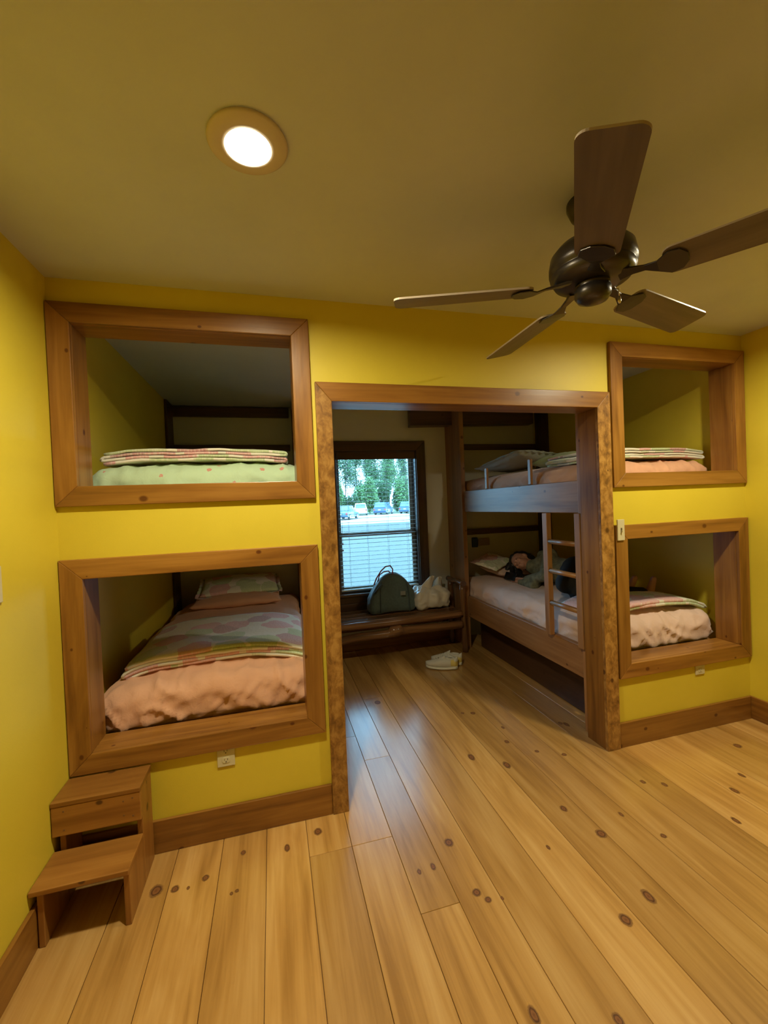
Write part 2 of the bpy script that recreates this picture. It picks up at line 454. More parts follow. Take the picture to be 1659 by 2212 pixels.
for (x, y, r_) in KN:
    c = kb.verts.new((x, y, 0.0006)); c[kl] = 0.0; prev = [c]; asp = 1.0+rnd.uniform(0, .45); rr = r_*1.12
    for q in range(1, 6):
        ring = []
        for k in range(18):
            a = 2*PI*k/18; wob = 1+0.12*nz((x*9+math.cos(a), y*9+math.sin(a), 0), 1.3)
            v = kb.verts.new((x+rr*q/5*math.cos(a)*wob/asp, y+rr*q/5*math.sin(a)*wob*asp*.9, 0.0006)); v[kl] = q/5; ring.append(v)
        for k in range(18):
            k2 = (k+1) % 18
            if q == 1: kb.faces.new((c, ring[k], ring[k2]))
            else: kb.faces.new((prev[k], ring[k], ring[k2], prev[k2]))
        prev = ring
tag(obj('knot', kb, M_KNOT, fl), 'dark ringed pine knots', kind='stuff')

def slab(name, x0, x1, y0, y1, z0, z1, m, label, cat):
    bm = newbm(); add_box(bm, x0, x1, y0, y1, z0, z1)
    return tag(obj(name, bm, m), label, cat, kind='structure')
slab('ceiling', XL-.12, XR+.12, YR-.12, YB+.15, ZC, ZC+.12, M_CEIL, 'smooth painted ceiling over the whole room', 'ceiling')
slab('wall_left', XL-.12, XL, YR-.12, YB+.15, -0.1, ZC, M_WALL, 'yellow painted wall on the left side', 'wall')
slab('wall_right', XR, XR+.12, YR-.12, YB+.15, -0.1, ZC, M_WALL, 'yellow painted wall on the right side', 'wall')
slab('wall_rear', XL, XR, YR-.12, YR, -0.1, ZC, M_WALL, 'yellow painted wall behind the viewer', 'wall')
bm = newbm()
LIN = 0.018
holes = [(OPEN[0]-LIN, OPEN[1]+LIN, -0.1, OPEN[2]+LIN)]
for k in ('UL', 'DL', 'UR', 'DR'):
    a, b, c, d = inner(k); holes.append((a-LIN, b+LIN, c-LIN, d+LIN))
join_wall(bm, XL, XR, -0.1, ZC, 0.0, TW, holes)
tag(obj('wall_front', bm, M_WALL), 'yellow partition wall with four bed openings and a wide doorway', 'wall', kind='structure')
WX0, WX1, WZ0, WZ1 = 0.34, 1.19, 0.575, 2.02
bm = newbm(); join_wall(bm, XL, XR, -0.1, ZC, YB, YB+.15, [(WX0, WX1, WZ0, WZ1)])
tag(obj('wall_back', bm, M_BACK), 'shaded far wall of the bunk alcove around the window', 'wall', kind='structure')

def casing(bm, x0, x1, z0, z1, cw, y0, y1, sides='LRTB'):
    """mitred picture-frame casing, front face at y0"""
    a, b, c, d = x0+cw, x1-cw, z0+cw, z1-cw
    zc = z0 if 'B' in sides else z0
    ci = c if 'B' in sides else z0
    R = lambda pts, ax: add_poly(bm, [(x, y0, z) for x, z in pts], [(x, y1, z) for x, z in pts], ax)
    R([(x0, z0), (a, ci), (a, d), (x0, z1)], 2)
    R([(b, ci), (x1, z0), (x1, z1), (b, d)], 2)
    R([(a, d), (b, d), (x1, z1), (x0, z1)], 0)
    if 'B' in sides: R([(x0, z0), (x1, z0), (b, c), (a, c)], 0)

labels = {'UL': 'stained pine frame of the upper left bed opening', 'DL': 'stained pine frame of the lower left bed opening above the steps',
          'UR': 'stained pine frame of the upper right bed opening', 'DR': 'stained pine frame of the lower right bed opening'}
for i, k in enumerate(('UL', 'DL', 'UR', 'DR')):
    x0, x1 = NX[k[1]]; z0, z1 = NZ[k[0]]; a, b, c, d = inner(k)
    bm = newbm(); casing(bm, x0, x1, z0, z1, CW, -0.022, -0.0002)
    yb = TW+0.012; e = 0.0004
    add_box(bm, a-LIN+e, a, e*0, yb, c, d, 2); add_box(bm, b, b+LIN-e, 0, yb, c, d, 2)
    add_box(bm, a-LIN+e, b+LIN-e, 0, yb, d, d+LIN-e, 0); add_box(bm, a-LIN+e, b+LIN-e, 0, yb, c-LIN+e, c, 0)
    o = obj('trim_%d' % (i+1), bm, M_TRIM); bevel(o, 0.0025); tag(o, labels[k], 'frame', kind='structure')
# doorway casing
bm = newbm()
x0, x1, zt = -0.0757, 1.587, 2.050
R = lambda pts, ax: add_poly(bm, [(x, -0.022, z) for x, z in pts], [(x, -0.0002, z) for x, z in pts], ax)
a, b, d = OPEN[0], OPEN[1], OPEN[2]
R([(x0, 0), (a, 0), (a, d), (x0, zt)], 2); R([(b, 0), (x1, 0), (x1, zt), (b, d)], 2)
o = obj('trim_5', bm, M_BURL); bevel(o, 0.0025); tag(o, 'upright casing boards of the wide doorway with mottled figure', 'frame', kind='structure')
bm = newbm()
R([(a, d), (b, d), (x1, zt), (x0, zt)], 0)
yb = TW+0.012; e = 0.0004
add_box(bm, a-LIN+e, a, 0, yb, 0, d, 2); add_box(bm, b, b+LIN-e, 0, yb, 0, d, 2); add_box(bm, a-LIN+e, b+LIN-e, 0, yb, d, d+LIN-e, 0)
o = obj('trim_6', bm, M_TRIM); bevel(o, 0.0025); tag(o, 'head casing and jamb lining of the wide doorway', 'frame', kind='structure')

def board(name, x0, x1, y0, y1, h, ax, label):
    bm = newbm(); add_box(bm, x0, x1, y0, y1, 0.0, h, ax)
    o = obj(name, bm, M_TRIM); bevel(o, 0.003); tag(o, label, 'baseboard', kind='structure'); return o
BH = 0.142
board('baseboard_front', XL+.017, x0-.0005, -0.016, -0.0003, BH, 0, 'pine skirting board under the lower left bed opening')
board('baseboard_front.001', x1+.0005, XR-.017, -0.016, -0.0003, BH, 0, 'pine skirting board under the lower right bed opening')
board('baseboard_left', XL+.0003, XL+.016, YR, -0.0003, BH, 1, 'pine skirting board along the left wall')
board('baseboard_right', XR-.016, XR-.0003, YR, -0.0003, BH, 1, 'pine skirting board along the right wall')
board('baseboard_back', -0.05, 1.50, YB-.016, YB-.0003, BH, 0, 'skirting board below the window behind the log bench')

# window
wn = empty('window_1', (0.765, YB, WZ0), 'double-hung window with dark wood casing above the log bench', 'window', kind='structure')
bm = newbm(); casing(bm, WX0-.10, WX1+.10, WZ0-.10, WZ1+.10, 0.10, YB-.022, YB-.0003)
bevel(obj('window_casing', bm, M_DARKWOOD, wn), 0.003)
bm = newbm()
add_box(bm, WX0, WX0+.008, YB-.0003, YB+.15, WZ0, WZ1, 2); add_box(bm, WX1-.008, WX1, YB-.0003, YB+.15, WZ0, WZ1, 2)
add_box(bm, WX0+.008, WX1-.008, YB-.0003, YB+.15, WZ1-.008, WZ1, 0); add_box(bm, WX0+.008, WX1-.008, YB-.0003, YB+.15, WZ0, WZ0+.008, 0)
obj('window_jamb', bm, M_DARKWOOD, wn)
bevel(box('window_apron', WX0-.10, WX1+.10, YB-.018, YB-.0003, .40, WZ0-.1008, M_DARKWOOD, wn), .003)
bm = newbm(); add_box(bm, WX0-.12, WX1+.115, YB-.06, YB-.0222, WZ0-.02, WZ0+.004, 0)
bevel(obj('window_sill', bm, M_DARKWOOD, wn), 0.004)
def sash(z0, z1, y, st):
    bm = newbm(); xa, xb = WX0+.009, WX1-.009
    add_box(bm, xa, xa+st, y, y+.03, z0, z1, 2); add_box(bm, xb-st, xb, y, y+.03, z0, z1, 2)
    add_box(bm, xa+st, xb-st, y, y+.03, z0, z0+.045, 0); add_box(bm, xa+st, xb-st, y, y+.03, z1-.04, z1, 0)
    s_ = bevel(obj('sash', bm, M_SASH, wn), 0.003)
    g = newbm(); add_box(g, xa+st-.002, xb-st+.002, y+.012, y+.016, z0+.043, z1-.038)
    obj('glass_pane', g, M_GLASS, s_)
sash(WZ0+.009, 1.185, YB+.082, 0.038)
sash(1.145, WZ1-.009, YB+.115, 0.038)

bevel(box('blind_valance', WX0+.010, WX1-.010, YB+.002, YB+.014, 1.935, 2.011, M_DARKWOOD, wn), .002)
bl = empty('venetian_blind', (0.765, YB+.045, 0.60), 'white slatted venetian blind hanging in the window', 'blind')
bx0, bx1 = WX0+.012, WX1-.012
bevel(box('head_rail', bx0, bx1, YB+.018, YB+.072, 1.945, 1.985, M_WHITE, bl), .003)
bevel(box('bottom_rail', bx0, bx1, YB+.022, YB+.068, 0.596, 0.612, M_WHITE, bl), .003)
z = 0.645
while z < 1.91:
    bm = newbm(); n = 6; yc = YB+.045; t = math.radians(2)
    for k in range(n):
        s0 = -0.024+0.048*k/n; s1 = -0.024+0.048*(k+1)/n
        c0 = 0.0015*(1-(s0/.024)**2); c1 = 0.0015*(1-(s1/.024)**2)
        P = lambda s_, c_, dz: (yc+s_*math.cos(t), z+s_*math.sin(t)+c_+dz)
        (ya, za), (yb_, zb) = P(s0, c0, 0), P(s1, c1, 0)
        add_poly(bm, [(bx0, ya, za), (bx0, yb_, zb), (bx0, yb_, zb+.0018), (bx0, ya, za+.0018)],
                 [(bx1, ya, za), (bx1, yb_, zb), (bx1, yb_, zb+.0018), (bx1, ya, za+.0018)], 0, .5)
    bmesh.ops.remove_doubles(bm, verts=bm.verts[:], dist=1e-5)
    obj('slat', bm, M_SLAT, bl); z += 0.0432
for x in (0.455, 0.65, 0.87, 1.085):
    bm = newbm()
    for yy in (YB+.0205, YB+.0695): add_tube(bm, [(x, yy, 0.61), (x, yy, 1.93)], .0011, 5)
    obj('ladder_cord', bm, M_WHITE, bl)
tube('lift_cord', [(bx0+.03, YB+.014, 1.93), (bx0+.032, YB+.012, 1.35), (bx0+.03, YB+.014, 1.09)], .0015, M_WHITE, bl, 6)
for zz in (1.075, 1.01):
    lathe('cord_tassel', (bx0+.03, YB+.013, zz), [(0, .02), (.004, .018), (.008, 0), (0, 0)], plain('tassel_%d' % (zz*1000), (.35, .05, .05), .5), bl, 12)

# ================================================================== LIGHTS
def ceiling_light(x, y, label, name='recessed_light'):
    t = empty(name, (x, y, ZC), label, 'ceiling light', 'recessed lights in the ceiling')
    lathe('trim_ring', (x, y, ZC), [(.102, -.0005), (.104, -.006), (.098, -.010), (.061, -.016), (.058, -.014), (.0575, -.0006)], plain('lamp_trim', (.62, .52, .42), .45), t, 56)
    lathe('lens', (x, y, ZC), [(.057, -.0045), (.03, -.0052), (0, -.0055)], M_LENS, t, 40)
ceiling_light(-0.313, -0.825, 'lit round recessed ceiling light left of the fan')
ceiling_light(1.853, -0.825, 'lit recessed ceiling light right of the fan')
# daylight entering by the window is guided with a portal
pd = bpy.data.lights.new('window_portal', 'AREA'); pd.shape = 'RECTANGLE'; pd.size = WX1-WX0; pd.size_y = WZ1-WZ0
pd.cycles.is_portal = True
po = bpy.data.objects.new('window_portal', pd); COL.objects.link(po); po.location = ((WX0+WX1)/2, YB+.20, (WZ0+WZ1)/2); po.rotation_euler = (-PI/2, 0, 0)

# ================================================================== CEILING FAN
FX, FY, FZ = 0.770, -0.826, 2.158
fan = empty('ceiling_fan', (FX, FY, ZC), 'dark five-blade ceiling fan on a short rod', 'ceiling fan')
fc = (FX, FY, 0)
lathe('canopy', fc, [(0, ZC-.0005), (.072, ZC-.001), (.072, ZC-.015), (.06, ZC-.045), (.03, ZC-.062), (0, ZC-.062)], M_METAL, fan)
lathe('downrod', fc, [(0, ZC-.06), (.012, ZC-.06), (.012, 2.315), (.024, 2.31), (.024, 2.29), (0, 2.29)], M_METAL, fan, 20)
lathe('motor_housing', fc, [(0, 2.305), (.06, 2.303), (.108, 2.288), (.128, 2.265), (.134, 2.235), (.134, 2.215), (.127, 2.21), (.127, 2.205), (.131, 2.20), (.118, 2.178), (.085, 2.168), (0, 2.166)], M_METAL, fan, 64)
lathe('switch_housing', fc, [(0, 2.168), (.052, 2.168), (.054, 2.158), (.05, 2.155), (.056, 2.150), (.056, 2.128), (.046, 2.112), (.026, 2.104), (0, 2.103)], M_METAL, fan, 48)
bm = newbm(); add_tube(bm, [(FX+.05, FY-.03, 2.14), (FX+.066, FY-.04, 2.137), (FX+.067, FY-.041, 2.112)], .0022, 8)
add_lathe(bm, (FX+.067, FY-.041, 2.09), [(0, .024), (.004, .022), (.006, .008), (.003, 0), (0, 0)], 12)
obj('pull_chain', bm, M_BRASS, fan)
phase = -2.2376; bpitch = -0.222
def blade_pt(a, rad, s, dz):
    er = Vector((math.cos(a), math.sin(a), 0)); et = Vector((-math.sin(a), math.cos(a), 0))
    nn = Vector((0, 0, 1))*math.cos(bpitch)-et*math.sin(bpitch)
    return Vector((FX, FY, FZ))+er*rad+et*(s*math.cos(bpitch))+Vector((0, 0, s*math.sin(bpitch)))+nn*dz
def outline(ra, rb, wa, wb, rc, n=6):
    pts = []
    def corner(cx, cy, a0):
        for k in range(n+1):
            a = a0+PI/2*k/n; pts.append((cx+rc*math.cos(a), cy+rc*math.sin(a)))
    corner(rb-rc, wb-rc, 0); corner(ra+rc, wa-rc, PI/2); corner(ra+rc, -wa+rc, PI); corner(rb-rc, -wb+rc, 1.5*PI)
    return pts
for k in range(5):
    a = phase+k*2*PI/5
    bm = newbm(); pts = outline(.20, .662, .060, .068, .026)
    uv = bm.loops.layers.uv.active
    for (t0, t1) in ((-.003, .003),):
        lo = [bm.verts.new(blade_pt(a, p[0], p[1], t0)) for p in pts]; hi = [bm.verts.new(blade_pt(a, p[0], p[1], t1)) for p in pts]
        f1 = bm.faces.new(lo[::-1]); f2 = bm.faces.new(hi)
        for f, seq in ((f1, pts[::-1]), (f2, pts)):
            for l, p in zip(f.loops, seq): l[uv].uv = (p[0]+k*3, p[1]+k)
        for i in range(len(pts)):
            f = bm.faces.new((lo[i], lo[(i+1) % len(pts)], hi[(i+1) % len(pts)], hi[i])); f.material_index = 1
    bmesh.ops.recalc_face_normals(bm, faces=bm.faces[:])
    b_ = obj('blade', bm, [M_BLADE, M_EDGE], fan)
    # blade iron: tapered arm from the hub, flaring to a plate under the blade
    bm = newbm()
    secs = [(.075, .030, .016, .012), (.115, .016, .010, .008), (.150, .012, .004, .006), (.185, .026, -.007, .004), (.215, .050, -.008, .004), (.245, .044, -.008, .004), (.262, .018, -.008, .004)]
    prev = None
    for (rad, hw, dz, th) in secs:
        ring = [bm.verts.new(blade_pt(a, rad, s_, dz+q)) for s_, q in ((-hw, -th/2), (hw, -th/2), (hw, th/2), (-hw, th/2))]
        if prev:
            for i in range(4): bm.faces.new((prev[i], prev[(i+1) % 4], ring[(i+1) % 4], ring[i]))
        else: bm.faces.new(ring)
        prev = ring
    bm.faces.new(prev)
    bmesh.ops.recalc_face_normals(bm, faces=bm.faces[:])
    bevel(obj('blade_bracket', bm, M_METAL, fan), .0015)

# ================================================================== BUNKS
def bunk(side):
    R_ = side == 'R'
    f = 1 if R_ else -1
    X = (lambda x: x) if R_ else (lambda x: 1.5-x)     # mirror about the middle of the passage
    def B(name, xa, xb, y0, y1, z0, z1, par, ax=0, m=M_BUNK, bv=.004):
        a_, b_ = sorted((X(xa), X(xb))); return box(name, a_, b_, y0, y1, z0, z1, m, par, ax, bv)
    lim = XR-.004 if R_ else 1.5-XL-.004
    t = empty('bunk_bed', (X(2.1), 1.1, 0), 'built-in pine bunk bed with a ladder right of the passage' if R_ else 'built-in pine bunk bed left of the passage, seen through the left openings', 'bunk bed', 'built-in bunk beds')
    B('end_post', 1.53, 1.575, 1.835, YB-.003, 0.0, ZC-.003, t, 2)
    B('post', 1.535, 1.60, TW+.015, TW+.075, 0.0, 2.0, t, 2)
    for z0, z1 in ((.32, .52), (1.36, 1.565)):
        B('side_rail', 1.552, 1.59, TW+.076, 1.834, z0, z1, t, 1)
    for z0 in (.42, 1.46):
        B('slat_deck', 1.5915, lim, TW+.08, YB-.004, z0, z0+.02, t, 1)
    B('toe_board', 1.68, 1.70, TW+.09, 1.83, .002, .418, t, 1, M_DARKWOOD)
    for y_, z_ in ((.75, 1.757), (1.41, 1.752)):
        B('guard_post', 1.568, 1.588, y_-.018, y_+.018, 1.567, z_, t, 2)
    # dark headboard framing on the end wall
    B('headboard_frame', 1.60, lim, YB-.05, YB-.004, 2.02, 2.08, t, 0, M_DARKWOOD)
    B('headboard_frame', 1.60, lim, YB-.05, YB-.004, 1.10, 1.16, t, 0, M_DARKWOOD)
    B('corner_board', lim-.02, lim, 1.93, YB-.052, .46, ZC-.004, t, 2, M_DARKWOOD)
    if not R_: B('headboard_frame', 1.60, lim, YB-.05, YB-.004, 2.34, 2.43, t, 0, M_DARKWOOD)
    return t
bR = bunk('R'); bL = bunk('L')
ld = empty('ladder', (1.53, .32, .52), 'pine ladder with three round rungs against the right bunk', 'ladder')
for y_ in (.515, .165+.03):
    bevel(box('stile', 1.515, 1.551, y_-.026, y_+.026, .5205, 1.3595, M_BUNK, ld, 2), .004)
for z_ in (1.165, .965, .745):
    tube('rung', [(1.533, .49, z_), (1.533, .22, z_)], .0165, M_BUNK, ld, 16)

# ceiling beam in the bunk room
bm = newbm(); add_box(bm, -0.66, 0.66, -.06, .06, -.09, .09, 0)
o = obj('ceiling_beam', bm, M_DARKWOOD, base=(0, 0, 0)); o.location = (1.76, 2.03, 2.345); o.rotation_euler = (0, 0, math.radians(-8)); bevel(o, .004)
tag(o, 'dark beam under the ceiling above the right bunk', 'beam')

# ---- mattresses
def mattress(name, x0, x1, y0, y1, z0, z1, m, label, crown=.045, wr=.02, seed=0, rad=.075):
    def dsp(p, n):
        q = p.copy()
        u_ = (p.x-x0)/(x1-x0)*2-1; v_ = (p.y-y0)/(y1-y0)*2-1
        q.z += (crown*(1-u_**4)*(1-v_**6)-crown)*max(0, (p.z-z0)/(z1-z0))
        side = 1-abs(n.z)
        h = (p.z-z0)/(z1-z0)
        near = math.exp(-((p.y-y0)/.22)**2)
        k = max(side, .8*near, .35*math.exp(-((p.x-x0)/.15)**2), .35*math.exp(-((p.x-x1)/.15)**2))
        sl = p.x*7.5+p.z*5+1.2*nz((p.x*3, p.y*3, seed))
        r1 = 1-abs(nz((sl+seed*3, p.y*3.2, p.z*3)))*2.6; r1 = max(0, r1)**2
        r2 = 1-abs(nz((p.x*17-p.z*8+seed, p.y*7, p.z*5)))*2.8; r2 = max(0, r2)**2
        w1 = nz((p.x*4+seed, p.y*4, p.z*3))
        q += n*(wr*.5*w1+k*wr*(.75*r1+.38*r2)-k*wr*.35)
        if p.z < z0+.03: q.z = p.z
        return q
    bm = rounded(x0, x1, y0, y1, z0, z1, rad, .0145, dsp)
    o = obj(name, bm, m); tag(o, label, 'mattress', 'sheeted bunk mattresses'); return o
ML = (-1.105, -0.10); MR = (1.604, 2.575)
mattress('mattress', ML[0], ML[1], .168, 2.135, 1.482, 1.722, M_GREEN, 'mattress in green floral sheet seen in the upper left opening', seed=1)
mattress('mattress.001', ML[0], ML[1], .168, 2.135, .442, .690, M_PEACH, 'mattress in wrinkled peach sheet seen in the lower left opening', wr=.034, seed=2)
mattress('mattress.002', MR[0], MR[1], .168, 2.135, 1.482, 1.705, M_PEACH, 'mattress in peach sheet on the upper right bunk', seed=3)
mattress('mattress.003', MR[0], MR[1], .168, 2.135, .442, .695, M_BLUSH, 'mattress in pale blush sheet under the lying person on the lower right bunk', wr=.028, seed=4)

def blanket(name, x0, x1, y0, y1, zb, layers, m, label, droop=.03, t=.012, gap=.004, skew=0.0, seed=0, grp='folded patchwork blankets'):
    """ribbon folded back and forth along x, extruded along y"""
    path = []; R_ = (t+gap)/2; n = 26
    for L_ in range(layers):
        z_ = L_*(t+gap)
        ext = .012*math.sin(L_*2.1+seed)
        xs = [x0+R_+(x1-x0-2*R_)*i/n for i in range(n+1)]
        if L_ % 2: xs = xs[::-1]
        path += [(x, z_) for x in xs]
        if L_ < layers-1:
            cx = xs[-1]; dr = 1 if L_ % 2 == 0 else -1
            big = 1.0 if L_ % 2 == 0 else 1.0
            for k in range(1, 6):
                a = -PI/2+PI*k/6; path.append((cx+dr*(R_*1.6*math.cos(a)*big), z_+R_+R_*math.sin(a)))
    bm = newbm(); uv = bm.loops.layers.uv.active
    ny = max(6, int((y1-y0)/.03)); rows = []
    xm = (x0+x1)/2; hw = (x1-x0)/2; s_ = [0]
    for a, b in zip(path, path[1:]): s_.append(s_[-1]+math.hypot(b[0]-a[0], b[1]-a[1]))
    for j in range(ny+1):
        v_ = j/ny; y = y0+(y1-y0)*v_
        row = []
        for (x, z_) in path:
            u_ = (x-xm)/hw
            ev = min(1, (1-abs(2*v_-1))*6)
            zz = zb+z_*(.85+.15*ev)-droop*abs(u_)**3.5+.006*nz((x*6+seed, y*6, seed))+.004*nz((x*17, y*14, z_*20+seed))-.012*(1-ev)*0
            row.append(bm.verts.new((x+skew*(y-y0)+.006*nz((y*7, z_*40, seed)), y+.012*nz((x*4+seed, z_*60, 2.2)), zz)))
        rows.append(row)
    for j in range(ny):
        for i in range(len(path)-1):
            f = bm.faces.new((rows[j][i], rows[j][i+1], rows[j+1][i+1], rows[j+1][i])); f.smooth = True
            for l, (a, b) in zip(f.loops, ((i, j), (i+1, j), (i+1, j+1), (i, j+1))): l[uv].uv = (s_[a], y0+(y1-y0)*b/ny)
    o = obj(name, bm, m)
    md = o.modifiers.new('solidify', 'SOLIDIFY'); md.thickness = t; md.offset = 0
    tag(o, label, 'blanket', grp); return o
blanket('folded_blanket', -1.045, -0.215, .215, .62, 1.722, 4, M_QUILT, 'folded pink and green patchwork blanket on the green floral sheet', droop=.02, gap=.005, seed=.4)
blanket('folded_blanket.001', -1.03, -0.155, .31, 1.02, .698, 4, M_QUILT2, 'folded pink and green patchwork blanket on the wrinkled peach bed below the pillow', droop=.05, gap=.006, t=.014, seed=1.4)
blanket('folded_blanket.002', 1.655, 2.555, .21, .66, 1.708, 4, M_QUILT3, 'folded patchwork blanket on the upper right bunk', droop=.02, gap=.006, seed=2.2)
blanket('folded_blanket.003', 1.70, 2.545, .22, .62, .722, 2, M_QUILT2, 'patchwork blanket at the foot of the lower right bed', droop=.055, t=.018, seed=3.7)

def pillow(name, c, size, rot, m, label, seed=0, ruffle=0.0, grp=None):
    sx, sy, sz = size
    bm = newbm(); uv = bm.loops.layers.uv.active; n = 30; V = {}
    for side in (1, -1):
        for i in range(n+1):
            for j in range(n+1):
                u_ = 2*i/n-1; v_ = 2*j/n-1
                edge = i in (0, n) or j in (0, n)
                if edge and side == -1: V[(i, j, -1)] = V[(i, j, 1)]; continue
                h = ((1-u_**2)*(1-v_**2))**.42
                k = 1-.07*(1-abs(u_)**2)*abs(v_)-0.0
                kx = 1-.07*(1-v_**2)*0; pin = 1-.06*(1-abs(v_))*abs(u_)
                x = u_*sx/2*(1-.05*(1-v_*v_)); y = v_*sy/2*(1-.05*(1-u_*u_))
                z_ = side*h*sz/2*(1+.18*nz((u_*2+seed, v_*2, side)))+.010*nz((u_*6, v_*6, seed+side))*(0 if edge else 1)
                V[(i, j, side)] = bm.verts.new((x, y, z_))
    for side in (1, -1):
        for i in range(n):
            for j in range(n):
                q = [V[(i, j, side)], V[(i+1, j, side)], V[(i+1, j+1, side)], V[(i, j+1, side)]]
                f = bm.faces.new(q if side == 1 else q[::-1]); f.smooth = True
                for l in f.loops: l[uv].uv = (l.vert.co.x+seed*2.3, l.vert.co.y+seed)
    if ruffle:
        rim = [V[(i, 0, 1)] for i in range(n)]+[V[(n, j, 1)] for j in range(n)]+[V[(i, n, 1)] for i in range(n, 0, -1)]+[V[(0, j, 1)] for j in range(n, 0, -1)]
        outer = []
        for q, v in enumerate(rim):
            d = Vector((v.co.x/sx, v.co.y/sy, 0)); m_ = max(abs(d.x), abs(d.y)); dd = Vector((d.x if abs(d.x) > m_*.9 else 0, d.y if abs(d.y) > m_*.9 else 0, 0)).normalized()
            outer.append(bm.verts.new(v.co+dd*ruffle+Vector((0, 0, .006*math.sin(q*1.3+seed)))))
        for q in range(len(rim)):
            f = bm.faces.new((rim[q], rim[(q+1) % len(rim)], outer[(q+1) % len(rim)], outer[q])); f.smooth = True
            for l in f.loops: l[uv].uv = (l.vert.co.x+seed*2.3, l.vert.co.y+seed)
    E_ = Matrix.Rotation(rot[2], 4, 'Z') @ Matrix.Rotation(rot[1], 4, 'Y') @ Matrix.Rotation(rot[0], 4, 'X')
    bmesh.ops.transform(bm, matrix=Matrix.Translation(c) @ E_, verts=bm.verts[:])
    o = obj(name, bm, m); tag(o, label, 'pillow', grp or 'pillows on the bunks'); return o
pillow('pillow', (-.60, 1.74, .735), (.70, .46, .11), (math.radians(3), 0, 0), M_PEACH, 'peach pillow beneath the patchwork sham on the lower left bed', 1)
pillow('pillow.001', (-.59, 1.87, .815), (.64, .42, .11), (math.radians(12), 0, math.radians(2)), M_QUILT3, 'patchwork pillow sham lying on a peach pillow in the lower left bed', 2, ruffle=.03)
pillow('pillow.002', (1.85, 1.36, 1.80), (.42, .66, .12), (math.radians(-7), math.radians(3), math.radians(3)), M_GREY, 'grey-green pillow propped up on the upper right bunk', 3, ruffle=.025)
pillow('pillow.003', (2.13, .96, 1.765), (.46, .55, .14), (0, 0, math.radians(6)), M_SAGE, 'sage green pillow lying behind the propped grey pillow', 4)
pillow('pillow.004', (2.06, 1.84, .755), (.52, .40, .12), (math.radians(4), 0, math.radians(4)), M_BLUSH, 'pale blush pillow beside the head of the lying person', 5)
pillow('pillow.005', (1.84, 1.84, .845), (.30, .34, .05), (math.radians(10), math.radians(-14), math.radians(20)), M_QUILT, 'small crumpled patchwork sham at the head of the lower right bed', 6)

# small box on the back wall above the head of the lower bunk
wl = empty('wall_box', (1.93, YB, .97), 'small tan box fixed to the wall above the lower right pillow', 'box')
bevel(box('cover', 1.862, 2.0, YB-.035, YB-.0005, .975, 1.05, plain('tan_box', (.30, .22, .15), .5, bump_s=.05), wl), .004)
bevel(box('side_plate', 1.80, 1.86, YB-.03, YB-.0005, .96, 1.065, plain('navy_plate', (.03, .06, .12), .5, bump_s=.05), wl), .004)

# ================================================================== STEPS
st = empty('bed_steps', (-.99, -.18, 0), 'two-step pine stool under the lower left bed opening', 'steps')
sx0, sx1 = -1.126, -.84
def SB(name, *a, ax=0, m=M_STEP): return bevel(box(name, *a, m, st, ax), .003)
SB('tread', XL+.002, sx1, -.180, -.024, .380, .398); SB('tread', XL+.002, sx1, -.345, -.165, .190, .208)
SB('riser', XL+.003, sx1-.001, -.178, -.160, .268, .3795)
for q, (x_, z_) in enumerate(((-1.10, .36), (-1.10, .29), (-.90, .355), (-.90, .30), (-.868, .362), (-.868, .292))):
    bm = newbm(); add_tube(bm, [(x_, -.1789, z_), (x_, -.1765, z_)], .0035, 10); obj('screw', bm, M_GAP, st)
for x_ in (sx0+.002, sx1-.022):
    SB('side_panel', x_, x_+.02, -.158, -.026, .0, .3795, ax=2); SB('side_panel', x_, x_+.02, -.330, -.1585, .0, .1895, ax=2)
SB('back_board', sx0+.023, sx1-.023, -.046, -.028, .02, .12)

# ================================================================== OUTLETS AND SWITCHES
def outlet(x, z0, z1, w_, label, name='wall_outlet', proud=.0):
    t = empty(name, (x, 0, z0), label, 'outlet', 'ivory wall outlets')
    bevel(box('cover_plate', x-w_/2, x+w_/2, -.007, -.0003, z0, z1, M_PLATE, t), .002)
    zc = (z0+z1)/2
    for s_ in (-1, 1):
        zz = zc+s_*.020
        f = newbm()
        pts = [(x+.0165*math.cos(a), zz+max(-.0125, min(.0125, .0165*math.sin(a)))) for a in [2*PI*k/24 for k in range(24)]]
        add_poly(f, [(p[0], -.009, p[1]) for p in pts], [(p[0], -.0069, p[1]) for p in pts], 0)
        r_ = obj('receptacle', f, M_PLATE, t)
        g = newbm(); add_box(g, x-.0075, x-.0055, -.0095, -.0088, zz-.002, zz+.007); add_box(g, x+.0055, x+.0075, -.0095, -.0088, zz-.001, zz+.007)
        add_poly(g, [(x+.0028*math.cos(a), -.0095, zz-.007+.0028*math.sin(a)) for a in [2*PI*k/10 for k in range(10)]], [(x+.0028*math.cos(a), -.0088, zz-.007+.0028*math.sin(a)) for a in [2*PI*k/10 for k in range(10)]], 0)
        obj('socket_slots', g, M_SLOT, r_)
    return t
outlet(-.542, .318, .417, .074, 'ivory double outlet just under the lower left bed frame')
outlet(2.21, .338, .432, .070, 'ivory outlet just under the lower right bed frame')
box('casing_notch', -.5795, -.5045, -.0235, -.0222, .402, .424, M_WALL)  if False else None

